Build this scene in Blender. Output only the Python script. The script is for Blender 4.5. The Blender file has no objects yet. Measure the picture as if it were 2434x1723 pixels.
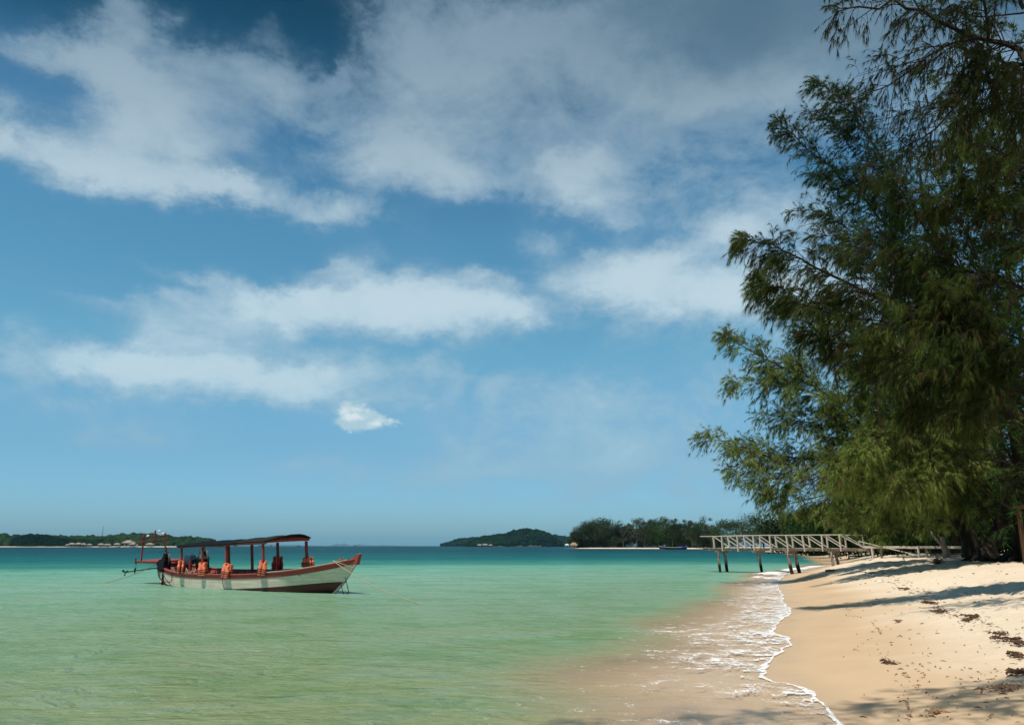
import bpy, math, random
import numpy as np
from mathutils import Vector, Matrix, Euler

random.seed(7)
RNG = np.random.default_rng(11)
sc = bpy.context.scene
col = sc.collection
R = math.radians

# ------------------------------------------------------------------ camera
CAMZ = 1.7
FPX = 796.0
PITCH = math.atan(183.3 / FPX)
cam = bpy.data.cameras.new("camera")
cam.sensor_width = 36.0
cam.lens = FPX / 1024.0 * 36.0
cam.clip_start = 0.1
cam.clip_end = 60000.0
camo = bpy.data.objects.new("camera", cam)
camo.location = (0, 0, CAMZ)
camo.rotation_euler = (R(90) + PITCH, 0, 0)
col.objects.link(camo)
sc.camera = camo

# ------------------------------------------------------------------ sky, sun, exposure
SUN_EL = 67.0
TO_SUN = Vector((-0.55 * math.cos(R(SUN_EL)), -0.835 * math.cos(R(SUN_EL)), math.sin(R(SUN_EL)))).normalized()
sc.view_settings.view_transform = 'Standard'
sc.view_settings.look = 'None'
sc.view_settings.exposure = 0.0
sc.view_settings.gamma = 1.0
sc.view_settings.use_curve_mapping = False
sc.cycles.max_bounces = 5
sc.cycles.diffuse_bounces = 3
sc.cycles.glossy_bounces = 2
sc.cycles.transmission_bounces = 3
sc.cycles.volume_bounces = 0
sc.cycles.transparent_max_bounces = 12
sc.cycles.use_denoising = True
sc.cycles.caustics_reflective = False
sc.cycles.caustics_refractive = False
sc.cycles.sample_clamp_indirect = 4.0

sun = bpy.data.lights.new("sun", 'SUN')
sun.energy = 4.6
sun.angle = R(0.53)
sun.color = (1.0, 0.94, 0.85)
suno = bpy.data.objects.new("sun", sun)
suno.rotation_euler = TO_SUN.to_track_quat('Z', 'Y').to_euler()
suno.location = (40, -30, 90)
col.objects.link(suno)

KS = 1024.0 / 2434.0


def ray(us, vs):
    """direction of a point of the photograph (2434 px wide) seen from the viewpoint"""
    X = (us * KS - 512) / FPX
    Y = (362 - vs * KS) / FPX
    c, s = math.cos(PITCH), math.sin(PITCH)
    return np.array([X, c - Y * s, s + Y * c])


def at_z(us, vs, z=0.0):
    d = ray(us, vs)
    return np.array([0, 0, CAMZ]) + d * ((z - CAMZ) / d[2])


def at_y(us, vs, y):
    d = ray(us, vs)
    return np.array([0, 0, CAMZ]) + d * (y / d[1])


class NT:
    """small helper for node trees"""
    def __init__(self, tree):
        self.t = tree
        tree.nodes.clear()

    def n(self, typ, **kw):
        nd = self.t.nodes.new(typ)
        ins = kw.pop('ins', {})
        for k, v in kw.items():
            setattr(nd, k, v)
        for k, v in ins.items():
            self.set(nd.inputs[k], v)
        return nd

    def set(self, sock, v):
        if isinstance(v, bpy.types.NodeSocket):
            self.t.links.new(v, sock)
        elif isinstance(v, bpy.types.Node):
            self.t.links.new(v.outputs[0], sock)
        else:
            sock.default_value = v

    def m(self, op, a, b=0.0, c=None, clamp=False):
        nd = self.t.nodes.new('ShaderNodeMath')
        nd.operation = op
        nd.use_clamp = clamp
        self.set(nd.inputs[0], a)
        self.set(nd.inputs[1], b)
        if c is not None:
            self.set(nd.inputs[2], c)
        return nd.outputs[0]

    def mixc(self, f, a, b, blend='MIX'):
        nd = self.t.nodes.new('ShaderNodeMix')
        nd.data_type = 'RGBA'
        nd.blend_type = blend
        self.set(nd.inputs[0], f)
        self.set(nd.inputs[6], a)
        self.set(nd.inputs[7], b)
        return nd.outputs[2]

    def ramp(self, f, stops, interp='LINEAR'):
        nd = self.t.nodes.new('ShaderNodeValToRGB')
        cr = nd.color_ramp
        cr.interpolation = interp
        while len(cr.elements) < len(stops):
            cr.elements.new(0.5)
        for e, (p, c) in zip(cr.elements, stops):
            e.position = p
            e.color = (c[0], c[1], c[2], 1) if not isinstance(c, (int, float)) else (c, c, c, 1)
        self.set(nd.inputs[0], f)
        return nd.outputs[0]

    def smooth(self, v, lo, hi):
        nd = self.t.nodes.new('ShaderNodeMapRange')
        nd.interpolation_type = 'SMOOTHSTEP'
        self.set(nd.inputs[0], v)
        self.set(nd.inputs[1], lo)
        self.set(nd.inputs[2], hi)
        return nd.outputs[0]

    def noise(self, vec, scale, detail=4.0, rough=0.55, dist=0.0, out=0):
        nd = self.t.nodes.new('ShaderNodeTexNoise')
        self.set(nd.inputs['Vector'], vec)
        self.set(nd.inputs['Scale'], scale)
        nd.inputs['Detail'].default_value = detail
        nd.inputs['Roughness'].default_value = rough
        nd.inputs['Distortion'].default_value = dist
        return nd.outputs[out]


def lin(r, g, b):
    def f(c):
        c /= 255.0
        return c / 12.92 if c <= 0.04045 else ((c + 0.055) / 1.055) ** 2.4
    return (f(r), f(g), f(b), 1.0)


# ---- the sky: Nishita, toned by height, with cloud fields placed by azimuth and elevation
world = bpy.data.worlds.new("World")
sc.world = world
world.use_nodes = True
W = NT(world.node_tree)
sky = W.n('ShaderNodeTexSky', sky_type='NISHITA', sun_disc=False, sun_elevation=R(SUN_EL),
          sun_rotation=math.atan2(TO_SUN.x, TO_SUN.y), altitude=0.0, air_density=1.0, dust_density=0.8, ozone_density=2.5)
tc = W.n('ShaderNodeTexCoord')
sep = W.n('ShaderNodeSeparateXYZ', ins={0: tc.outputs['Generated']})
az0 = W.m('ARCTAN2', sep.outputs[0], sep.outputs[1])
el0 = W.m('ARCSINE', sep.outputs[2])
# tone of the clear sky with elevation (deeper overhead, paler at the horizon)
tone = W.ramp(W.m('DIVIDE', W.m('MAXIMUM', el0, 0.0), 1.5708), [
    (0.0, (0.40, 0.69, 0.96)), (0.03, (0.41, 0.70, 0.95)), (0.07, (0.42, 0.69, 0.82)), (0.15, (0.50, 0.88, 0.85)), (0.24, (0.44, 0.86, 0.85)),
    (0.31, (0.31, 0.68, 0.73)), (0.36, (0.10, 0.35, 0.38)), (0.42, (0.035, 0.19, 0.21)), (0.6, (0.09, 0.26, 0.34)), (1.0, (0.10, 0.28, 0.36))])
clear = W.mixc(1.0, sky.outputs[0], tone, 'MULTIPLY')
clear = W.mixc(1.0, clear, (1.4, 1.4, 1.4, 1), 'MULTIPLY')

# warped angular coordinates
vec0 = W.n('ShaderNodeCombineXYZ', ins={0: az0, 1: W.m('MULTIPLY', el0, 1.5), 2: 0.3})
wn = W.noise(vec0.outputs[0], 3.2, 5.0, 0.6, out=1)
ws = W.n('ShaderNodeSeparateColor', ins={0: wn})
wn2 = W.noise(vec0.outputs[0], 11.0, 6.0, 0.66, out=1)
ws2 = W.n('ShaderNodeSeparateColor', ins={0: wn2})


def wob(s1, a1, s2, a2):
    return W.m('ADD', W.m('MULTIPLY', W.m('SUBTRACT', s1, 0.5), a1), W.m('MULTIPLY', W.m('SUBTRACT', s2, 0.5), a2))


az = W.m('ADD', az0, wob(ws.outputs[0], 0.075, ws2.outputs[0], 0.12))
el = W.m('ADD', el0, wob(ws.outputs[1], 0.045, ws2.outputs[1], 0.075))


def blob(us, vs, ru, rv, amp, acc=None, src=None):
    """adds a soft elliptical field, placed by azimuth and elevation, to acc"""
    d = ray(us, vs)
    n = d / np.linalg.norm(d)
    a, e = math.atan2(n[0], n[1]), math.asin(n[2])
    k = KS / FPX * 0.93
    su, sv = 1 / (ru * k), 1 / (rv * k)
    ma = W.t.nodes.new('ShaderNodeVectorMath')
    ma.operation = 'MULTIPLY_ADD'
    W.set(ma.inputs[0], src or AE)
    ma.inputs[1].default_value = (su, sv, 0)
    ma.inputs[2].default_value = (-a * su, -e * sv, 0)
    dt = W.t.nodes.new('ShaderNodeVectorMath')
    dt.operation = 'DOT_PRODUCT'
    W.set(dt.inputs[0], ma.outputs[0])
    W.set(dt.inputs[1], ma.outputs[0])
    g = W.m('POWER', 0.36788, dt.outputs['Value'])
    return W.m('MULTIPLY_ADD', g, amp, acc if acc is not None else 0.0)


def fields(lst, src=None):
    acc = None
    for b in lst:
        acc = blob(*b, acc=acc, src=src)
    return acc


AE = W.n('ShaderNodeCombineXYZ', ins={0: az, 1: el, 2: 0.0}).outputs[0]
BL = [(300, 120, 70, 95, .85), (330, 20, 90, 45, .30), (245, 165, 120, 36, .70), (120, 140, 70, 22, .50), (360, 250, 120, 90, .95), (480, 190, 60, 50, .45), (600, 180, 95, 60, 1.0),
      (700, 240, 80, 45, .75), (500, 300, 150, 60, .55), (330, 340, 130, 50, .9), (200, 380, 100, 35, .55), (420, 430, 230, 38, 1.15), (240, 430, 130, 34, .8), (560, 450, 90, 28, .7), (0, 315, 40, 45, 1.0), (80, 345, 70, 28, .6),
      (800, 490, 100, 30, .95), (900, 450, 60, 60, .35), (690, 420, 90, 70, .40), (810, 180, 36, 40, .55), (760, 210, 60, 50, .35), (640, 60, 45, 40, .22),
      (960, 60, 110, 70, .75), (1040, 150, 180, 90, 1.0), (960, 220, 130, 70, .8), (1150, 250, 140, 100, .85), (1000, 360, 150, 60, 1.2), (900, 340, 90, 60, .6), (1120, 420, 130, 40, .9), (840, 330, 90, 50, .4),
      (1330, 90, 150, 90, 1.05), (1200, 60, 150, 60, .8), (1440, 190, 130, 70, .8), (1400, 390, 130, 60, 1.2), (1330, 420, 90, 60, .9), (1450, 470, 90, 45, .9), (1480, 530, 40, 34, .5), (1300, 300, 100, 40, .35),
      (1560, 270, 150, 70, .8), (1700, 215, 170, 45, .75), (1830, 230, 130, 40, .7), (1550, 380, 90, 60, .5), (1720, 400, 110, 110, .55), (1850, 330, 90, 60, .6), (1300, 565, 55, 26, .40), (1340, 610, 60, 18, .15), (1560, 500, 60, 30, .30),
      (1700, 60, 330, 120, 1.0), (2050, 80, 260, 130, .9), (2300, 300, 200, 200, .7),
      (960, 700, 150, 45, 1.05), (1120, 730, 170, 50, .95), (830, 745, 170, 45, .9), (650, 730, 120, 38, .85), (700, 690, 90, 28, .7), (430, 745, 170, 28, .55), (1250, 740, 80, 30, .75), (1000, 790, 140, 24, .45), (1165, 640, 26, 16, .5), (1220, 665, 40, 18, .35), (800, 640, 90, 14, .3),
      (300, 860, 150, 30, 1.1), (500, 870, 220, 38, 1.15), (700, 905, 170, 34, .85), (160, 880, 130, 24, .5), (480, 800, 120, 20, .6), (60, 930, 150, 16, .3), (500, 935, 300, 16, .35),
      (1560, 640, 110, 40, .95), (1660, 700, 170, 50, 1.05), (1450, 680, 80, 40, .75), (1360, 650, 60, 22, .55), (1400, 600, 30, 20, .35), (1800, 690, 130, 50, .8), (1740, 540, 110, 45, 1.0), (1850, 500, 120, 50, .9), (1620, 590, 60, 30, .5), (2000, 720, 200, 120, .9),
      (1010, 880, 60, 22, .55), (1130, 905, 30, 10, .3), (30, 810, 60, 36, .5), (480, 670, 60, 14, .35), (230, 690, 160, 14, .22), (380, 640, 100, 12, .15),
      (1400, 1010, 460, 80, .62), (1500, 1100, 420, 60, .60), (900, 1120, 330, 30, .45), (1250, 930, 500, 40, .30), (300, 990, 300, 30, .25), (700, 1240, 520, 18, .40), (1500, 1220, 420, 20, .40), (340, 1190, 26, 6, .45), (300, 1035, 160, 14, .22), (1540, 1160, 160, 14, .25), (640, 1100, 60, 8, .2)]
BL = [(b[0], b[1], b[2] * (1.18 if b[1] > 560 else 1.05), b[3] * (1.35 if b[1] > 560 else 1.1), b[4]) for b in BL]
cl = fields(BL)
# beyond the frame the same kind of broken cloud goes on all round
far_n = W.noise(vec0.outputs[0], 2.4, 3.0, 0.5)
outside = W.m('MAXIMUM', W.smooth(W.m('ABSOLUTE', az0), 0.66, 0.85), W.smooth(el0, 0.60, 0.80))
cl = W.m('ADD', cl, W.m('MULTIPLY', outside, W.smooth(far_n, 0.42, 0.68)))
cl = W.m('ADD', cl, W.m('MULTIPLY', W.smooth(W.noise(vec0.outputs[0], 3.5, 4.0, 0.5), 0.40, 0.70), 0.22))
fine = W.noise(vec0.outputs[0], 8.0, 8.0, 0.60, 0.6)
fine2 = W.noise(vec0.outputs[0], 30.0, 6.0, 0.65, 0.3)
soft = W.smooth(cl, 0.0, 0.55)
cl = W.m('ADD', cl, W.m('MULTIPLY', soft, W.m('ADD', W.m('MULTIPLY', W.m('SUBTRACT', fine, 0.5), 1.75), W.m('MULTIPLY', W.m('SUBTRACT', fine2, 0.5), 0.75))))
cover = W.m('ADD', W.m('MULTIPLY', W.smooth(cl, 0.05, 0.80), 0.50), W.m('MULTIPLY', W.smooth(cl, 0.35, 1.60), 0.46))
cover = W.m('MULTIPLY', cover, W.smooth(el0, 0.0, 0.06))
# brightness of the cloud: paler low down, greyer and thicker high up, a dark bank at upper right
ctone = W.ramp(W.m('DIVIDE', W.m('MAXIMUM', el0, 0.0), 1.0), [
    (0.0, lin(150, 188, 206)), (0.15, lin(172, 205, 221)), (0.30, lin(186, 211, 224)), (0.40, lin(172, 197, 212)), (0.50, lin(148, 173, 190)), (0.62, lin(134, 158, 177)), (1.0, lin(126, 152, 171))])
dark = fields([(1740, 30, 330, 150, 1.0), (2150, 40, 330, 90, .5)])
ctone = W.mixc(W.m('MULTIPLY', dark, 0.85, clamp=True), ctone, lin(78, 112, 134))
ctone = W.mixc(W.m('MULTIPLY', W.smooth(cl, 1.5, 0.4), 0.42), ctone, lin(120, 158, 186))
puff = W.m('MULTIPLY', W.smooth(cl, 1.0, 2.0), W.m('MULTIPLY', W.smooth(el0, 0.62, 0.30), 0.45))
ctone = W.mixc(puff, ctone, lin(205, 222, 232))
skyc = W.mixc(cover, W.mixc(1.0, clear, (0.1, 0.1, 0.1, 1), 'MULTIPLY'), ctone)
# the one small bright cumulus
wn3 = W.n('ShaderNodeSeparateColor', ins={0: W.noise(vec0.outputs[0], 70.0, 4.0, 0.6, out=1)})
sm = W.n('ShaderNodeCombineXYZ', ins={0: W.m('ADD', az0, W.m('MULTIPLY', W.m('SUBTRACT', wn3.outputs[0], 0.5), 0.022)), 1: W.m('ADD', el0, W.m('MULTIPLY', W.m('SUBTRACT', wn3.outputs[1], 0.5), 0.018)), 2: 0.0}).outputs[0]
cum = fields([(826, 964, 24, 19, .95), (858, 972, 20, 14, .7), (836, 990, 42, 24, 1.0), (888, 984, 26, 15, .7), (880, 1002, 52, 18, .9), (840, 1012, 48, 15, .7), (925, 1000, 24, 10, .6), (950, 1008, 24, 7, .4)], src=sm)
cum = W.m('ADD', cum, W.m('MULTIPLY', W.m('SUBTRACT', W.noise(vec0.outputs[0], 55.0, 5.0, 0.6), 0.5), 0.5))
cumc = W.mixc(W.smooth(W.noise(vec0.outputs[0], 40.0, 3.0, 0.5), 0.4, 0.65), lin(176, 206, 218), lin(222, 234, 240))
skyc = W.mixc(W.m('MULTIPLY', W.smooth(cum, 0.22, 1.15), 0.92), skyc, cumc)
# the shade's scale: the clouds above are given in picture values, so lift back by the background strength
bg = W.n('ShaderNodeBackground', ins={0: W.mixc(1.0, skyc, (10, 10, 10, 1), 'MULTIPLY'), 1: 0.1})
for nd in W.t.nodes:
    if nd.type == 'MIX':
        nd.clamp_result = False
W.n('ShaderNodeOutputWorld', ins={0: bg.outputs[0]})
world.cycles.sampling_method = 'MANUAL'
world.cycles.sample_map_resolution = 512


# ------------------------------------------------------------------ generic builders
def tag(o, label=None, cat=None, group=None, kind=None):
    if label: o['label'] = label
    if cat: o['category'] = cat
    if group: o['group'] = group
    if kind: o['kind'] = kind
    return o


def empty(name, loc=(0, 0, 0), rz=0.0, label=None, cat=None, group=None):
    o = bpy.data.objects.new(name, None)
    o.location = loc
    o.rotation_euler = (0, 0, rz)
    o.empty_display_size = 0.2
    col.objects.link(o)
    return tag(o, label, cat, group)


def np_mesh(name, verts, faces, mat, parent=None, smooth=False, attrs=None, midx=None):
    """verts (n,3), faces (m,3) or (m,4) arrays; attrs: per vertex floats"""
    verts = np.asarray(verts, dtype=np.float32)
    faces = np.asarray(faces, dtype=np.int32)
    me = bpy.data.meshes.new(name)
    k = faces.shape[1]
    me.vertices.add(len(verts))
    me.vertices.foreach_set('co', verts.ravel())
    me.loops.add(faces.size)
    me.loops.foreach_set('vertex_index', faces.ravel())
    me.polygons.add(len(faces))
    me.polygons.foreach_set('loop_start', np.arange(0, faces.size, k, dtype=np.int32))
    me.polygons.foreach_set('loop_total', np.full(len(faces), k, dtype=np.int32))
    me.update(calc_edges=True)
    for an, av in (attrs or {}).items():
        a = me.attributes.new(an, 'FLOAT', 'POINT')
        a.data.foreach_set('value', np.asarray(av, dtype=np.float32))
    mats = mat if isinstance(mat, (list, tuple)) else [mat]
    for m_ in mats:
        me.materials.append(m_)
    if midx is not None:
        me.polygons.foreach_set('material_index', np.asarray(midx, dtype=np.int32))
    if smooth:
        me.polygons.foreach_set('use_smooth', np.ones(len(faces), dtype=bool))
    o = bpy.data.objects.new(name, me)
    col.objects.link(o)
    if parent is not None:
        o.parent = parent
    return o


class MB:
    """collects simple shapes, builds one mesh object"""
    def __init__(self):
        self.v, self.f, self.mi = [], [], []

    def add(self, vs, fs, mi=0):
        b = len(self.v)
        self.v += [tuple(p) for p in vs]
        self.f += [tuple(b + i for i in f) for f in fs]
        self.mi += [mi] * len(fs)
        return self

    def box(self, c, s, rot=None, mi=0, taper=1.0):
        x, y, z = s[0] / 2, s[1] / 2, s[2] / 2
        P = [Vector((a * x * (taper if e > 0 else 1), b * y * (taper if e > 0 else 1), e * z)) for e in (-1, 1) for b in (-1, 1) for a in (-1, 1)]
        M = Euler(rot).to_matrix() if rot is not None else Matrix.Identity(3)
        P = [M @ p + Vector(c) for p in P]
        return self.add(P, [(0, 2, 3, 1), (4, 5, 7, 6), (0, 1, 5, 4), (2, 6, 7, 3), (0, 4, 6, 2), (1, 3, 7, 5)], mi)

    def bar(self, a, b, w, h, mi=0, up=(0, 0, 1)):
        """rectangular bar from a to b, w wide, h deep"""
        a, b = Vector(a), Vector(b)
        d = (b - a).normalized()
        s = d.cross(Vector(up))
        if s.length < 1e-3:
            s = d.cross(Vector((0, 1, 0)))
        s.normalize()
        u = s.cross(d)
        P = []
        for p in (a, b):
            for (i, j) in ((-1, -1), (1, -1), (1, 1), (-1, 1)):
                P.append(p + s * (i * w / 2) + u * (j * h / 2))
        return self.add(P, [(3, 2, 1, 0), (4, 5, 6, 7), (0, 1, 5, 4), (1, 2, 6, 5), (2, 3, 7, 6), (3, 0, 4, 7)], mi)

    def tube(self, pts, rad, n=6, mi=0, caps=True):
        pts = [Vector(p) for p in pts]
        if isinstance(rad, (int, float)):
            rad = [rad] * len(pts)
        vs, fs = [], []
        prev = None
        for i, p in enumerate(pts):
            d = (pts[min(i + 1, len(pts) - 1)] - pts[max(i - 1, 0)]).normalized()
            if prev is None:
                s = d.cross(Vector((0, 0, 1)))
                if s.length < 1e-2:
                    s = d.cross(Vector((0, 1, 0)))
            else:
                s = prev - d * prev.dot(d)
            s.normalize()
            prev = s
            u = d.cross(s)
            for k in range(n):
                a = 2 * math.pi * k / n
                vs.append(p + (s * math.cos(a) + u * math.sin(a)) * rad[i])
        for i in range(len(pts) - 1):
            for k in range(n):
                fs.append((i * n + k, i * n + (k + 1) % n, (i + 1) * n + (k + 1) % n, (i + 1) * n + k))
        if caps:
            fs.append(tuple(range(n - 1, -1, -1)))
            fs.append(tuple((len(pts) - 1) * n + k for k in range(n)))
        return self.add(vs, fs, mi)

    def ball(self, c, s, n=8, m=6, mi=0, jit=0.0):
        vs, fs = [], []
        for i in range(m + 1):
            t = math.pi * i / m
            for k in range(n):
                a = 2 * math.pi * k / n
                j = 1 + random.uniform(-jit, jit)
                vs.append((c[0] + s[0] * j * math.sin(t) * math.cos(a), c[1] + s[1] * j * math.sin(t) * math.sin(a), c[2] + s[2] * j * math.cos(t)))
        for i in range(m):
            for k in range(n):
                fs.append((i * n + k, (i + 1) * n + k, (i + 1) * n + (k + 1) % n, i * n + (k + 1) % n))
        return self.add(vs, fs, mi)

    def prism(self, outline, y0, y1, mi=0, bevel=0.0, inset=0.0):
        """outline in x,z extruded along y; optional bevel ring"""
        n = len(outline)
        cx = sum(p[0] for p in outline) / n
        cz = sum(p[1] for p in outline) / n
        rings = [(y0, inset), (y0 + bevel, 0), (y1 - bevel, 0), (y1, inset)] if bevel else [(y0, 0), (y1, 0)]
        vs, fs = [], []
        for (y, k) in rings:
            for (x, z) in outline:
                vs.append((x + (cx - x) * k, y, z + (cz - z) * k))
        for r in range(len(rings) - 1):
            for i in range(n):
                j = (i + 1) % n
                fs.append((r * n + i, r * n + j, (r + 1) * n + j, (r + 1) * n + i))
        fs.append(tuple(range(n - 1, -1, -1)))
        fs.append(tuple((len(rings) - 1) * n + i for i in range(n)))
        return self.add(vs, fs, mi)

    def build(self, name, mats, parent=None, smooth=False, bevel=0.0):
        me = bpy.data.meshes.new(name)
        me.from_pydata([tuple(v) for v in self.v], [], self.f)
        for m_ in (mats if isinstance(mats, (list, tuple)) else [mats]):
            me.materials.append(m_)
        me.polygons.foreach_set('material_index', self.mi)
        if smooth:
            me.polygons.foreach_set('use_smooth', [True] * len(self.f))
        me.update()
        o = bpy.data.objects.new(name, me)
        col.objects.link(o)
        if parent is not None:
            o.parent = parent
        if bevel:
            md = o.modifiers.new('bevel', 'BEVEL')
            md.width = bevel
            md.segments = 2
        return o


def copy_tree(o, parent=None):
    c = o.copy()
    col.objects.link(c)
    if parent is not None:
        c.parent = parent
    for ch in list(o.children):
        copy_tree(ch, c)
    return c


# value noise for geometry
def _h(ix, iy, seed):
    n = (ix.astype(np.int64) * 374761393 + iy.astype(np.int64) * 668265263 + seed * 1442695041) & 0x7fffffff
    n = (n ^ (n >> 13)) * 1274126177 & 0x7fffffff
    n = n ^ (n >> 16)
    return (n & 0xffff) / 65535.0


def vnoise(x, y, seed=0):
    ix, iy = np.floor(x), np.floor(y)
    fx, fy = x - ix, y - iy
    fx = fx * fx * (3 - 2 * fx)
    fy = fy * fy * (3 - 2 * fy)
    a = _h(ix, iy, seed); b = _h(ix + 1, iy, seed)
    c = _h(ix, iy + 1, seed); d = _h(ix + 1, iy + 1, seed)
    return (a + (b - a) * fx) * (1 - fy) + (c + (d - c) * fx) * fy


def fbm(x, y, o=4, seed=0, g=0.5):
    s, a, t = 0, 1.0, 0
    for i in range(o):
        s = s + a * (vnoise(x * 2 ** i, y * 2 ** i, seed + i * 17) - 0.5)
        t += a
        a *= g
    return s / t * 2


# ------------------------------------------------------------------ materials
def mat(name):
    m_ = bpy.data.materials.new(name)
    m_.use_nodes = True
    return m_, NT(m_.node_tree)


def simple(name, c, rough=0.6, var=0.25, scale=6.0, stretch=(1, 1, 1), bump=0.15, spec=0.3, metal=0.0, dirt=None, bscale=None):
    m_, T = mat(name)
    tcn = T.n('ShaderNodeTexCoord')
    mp = T.n('ShaderNodeMapping', ins={0: tcn.outputs['Object'], 3: stretch})
    n1 = T.noise(mp.outputs[0], scale, 5, 0.6)
    n2 = T.noise(mp.outputs[0], scale * 5, 4, 0.6)
    f = T.m('ADD', T.m('MULTIPLY', n1, 0.65), T.m('MULTIPLY', n2, 0.35))
    lo = [x * (1 - var) for x in c[:3]]
    hi = [min(1, x * (1 + var)) for x in c[:3]]
    colr = T.ramp(f, [(0.3, lo), (0.7, hi)])
    if dirt:
        colr = T.mixc(T.m('MULTIPLY', T.smooth(n1, 0.5, 0.75), 0.55), colr, (*dirt, 1))
    bp = T.n('ShaderNodeBump', ins={'Strength': bump, 'Distance': 0.02, 'Height': n2})
    b = T.n('ShaderNodeBsdfPrincipled', ins={'Base Color': colr, 'Roughness': rough, 'Specular IOR Level': spec, 'Metallic': metal, 'Normal': bp.outputs[0]})
    T.n('ShaderNodeOutputMaterial', ins={0: b.outputs[0]})
    return m_


def foliage_mat(name, dark_c, light_c, brown=(0.10, 0.065, 0.03), transl=0.42, clump=0.9):
    m_, T = mat(name)
    at = T.n('ShaderNodeAttribute', attribute_name='tone')
    geo = T.n('ShaderNodeNewGeometry')
    big = T.noise(geo.outputs['Position'], clump, 3, 0.55)
    f = T.m('ADD', T.m('MULTIPLY', at.outputs['Fac'], 0.5), T.m('MULTIPLY', T.smooth(big, 0.32, 0.68), 0.5))
    c = T.mixc(f, dark_c, light_c)
    c = T.mixc(T.smooth(at.outputs['Fac'], 0.93, 0.97), c, (*brown, 1))
    d = T.n('ShaderNodeBsdfDiffuse', ins={0: c})
    t = T.n('ShaderNodeBsdfTranslucent', ins={0: c})
    mx = T.n('ShaderNodeMixShader', ins={0: transl, 1: d.outputs[0], 2: t.outputs[0]})
    T.n('ShaderNodeOutputMaterial', ins={0: mx.outputs[0]})
    return m_


M = {}
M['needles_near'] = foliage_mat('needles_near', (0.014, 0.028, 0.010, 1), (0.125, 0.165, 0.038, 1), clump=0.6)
M['needles_shade'] = foliage_mat('needles_shade', (0.016, 0.024, 0.010, 1), (0.075, 0.092, 0.028, 1), clump=0.8, transl=0.30)  # backlit darkness of the nearest tree put into its needle colour
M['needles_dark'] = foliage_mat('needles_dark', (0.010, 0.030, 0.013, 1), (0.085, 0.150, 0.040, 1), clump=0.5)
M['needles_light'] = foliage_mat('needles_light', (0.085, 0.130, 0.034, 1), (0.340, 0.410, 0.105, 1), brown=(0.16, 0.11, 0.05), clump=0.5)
M['leaves_shrub'] = foliage_mat('leaves_shrub', (0.008, 0.020, 0.007, 1), (0.035, 0.075, 0.018, 1), clump=0.8)
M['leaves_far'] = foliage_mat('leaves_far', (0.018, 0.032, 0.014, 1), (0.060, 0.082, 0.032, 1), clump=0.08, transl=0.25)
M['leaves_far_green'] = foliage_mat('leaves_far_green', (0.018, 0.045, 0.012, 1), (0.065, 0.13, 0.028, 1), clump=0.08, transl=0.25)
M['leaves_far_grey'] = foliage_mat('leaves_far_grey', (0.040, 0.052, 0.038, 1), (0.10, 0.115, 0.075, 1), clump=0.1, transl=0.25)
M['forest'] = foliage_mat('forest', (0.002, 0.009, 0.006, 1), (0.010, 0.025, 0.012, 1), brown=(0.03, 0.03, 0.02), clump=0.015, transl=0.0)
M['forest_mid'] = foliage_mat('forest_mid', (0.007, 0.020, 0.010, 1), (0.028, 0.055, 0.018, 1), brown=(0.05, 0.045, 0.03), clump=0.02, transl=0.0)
M['bark'] = simple('bark', (0.036, 0.028, 0.022), 0.9, 0.4, 3.0, (3, 3, 0.6), 0.6, 0.1)
M['bark_grey'] = simple('bark_grey', (0.15, 0.135, 0.12), 0.9, 0.35, 3.0, (3, 3, 0.6), 0.4, 0.1)
M['wood_pale'] = simple('wood_pale', (0.53, 0.475, 0.41), 0.85, 0.32, 4.0, (3, 3, 3), 0.3, 0.15, dirt=(0.20, 0.16, 0.13))
M['wood_deck'] = simple('wood_deck', (0.26, 0.21, 0.17), 0.85, 0.35, 4.0, (3, 3, 3), 0.4, 0.15)
M['plastic_white'] = simple('plastic_white', (0.75, 0.77, 0.80), 0.35, 0.08, 6, (1, 1, 1), 0.05, 0.5)
M['drift'] = simple('drift', (0.33, 0.28, 0.24), 0.9, 0.35, 5.0, (1, 1, 1), 0.4, 0.1)
M['litter'] = simple('litter', (0.10, 0.055, 0.035), 0.9, 0.45, 3.0, (1, 1, 1), 0.2, 0.1)
M['litter_pale'] = simple('litter_pale', (0.30, 0.19, 0.11), 0.9, 0.4, 3.0, (1, 1, 1), 0.2, 0.1)
M['shell'] = simple('shell', (0.7, 0.66, 0.6), 0.6, 0.2)

# pile: weathered pale above, black with weed and wet below the tide mark
m_, T = mat('pile_wood')
g = T.n('ShaderNodeNewGeometry')
sp = T.n('ShaderNodeSeparateXYZ', ins={0: g.outputs['Position']})
nn = T.noise(g.outputs['Position'], 3.0, 5, 0.65)
zz = T.m('ADD', sp.outputs[2], T.m('MULTIPLY', T.m('SUBTRACT', nn, 0.5), 0.35))
c = T.ramp(T.smooth(zz, 0.42, 0.62), [(0.0, (0.018, 0.013, 0.012)), (1.0, (0.22, 0.17, 0.14))])
c = T.mixc(T.m('MULTIPLY', T.smooth(nn, 0.42, 0.62), T.smooth(zz, 0.6, 0.9)), c, (0.40, 0.35, 0.31, 1))
T.n('ShaderNodeOutputMaterial', ins={0: T.n('ShaderNodeBsdfPrincipled', ins={'Base Color': c, 'Roughness': 0.8, 'Specular IOR Level': 0.2,
    'Normal': T.n('ShaderNodeBump', ins={'Strength': 0.6, 'Distance': 0.03, 'Height': nn}).outputs[0]}).outputs[0]})
M['pile'] = m_

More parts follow.
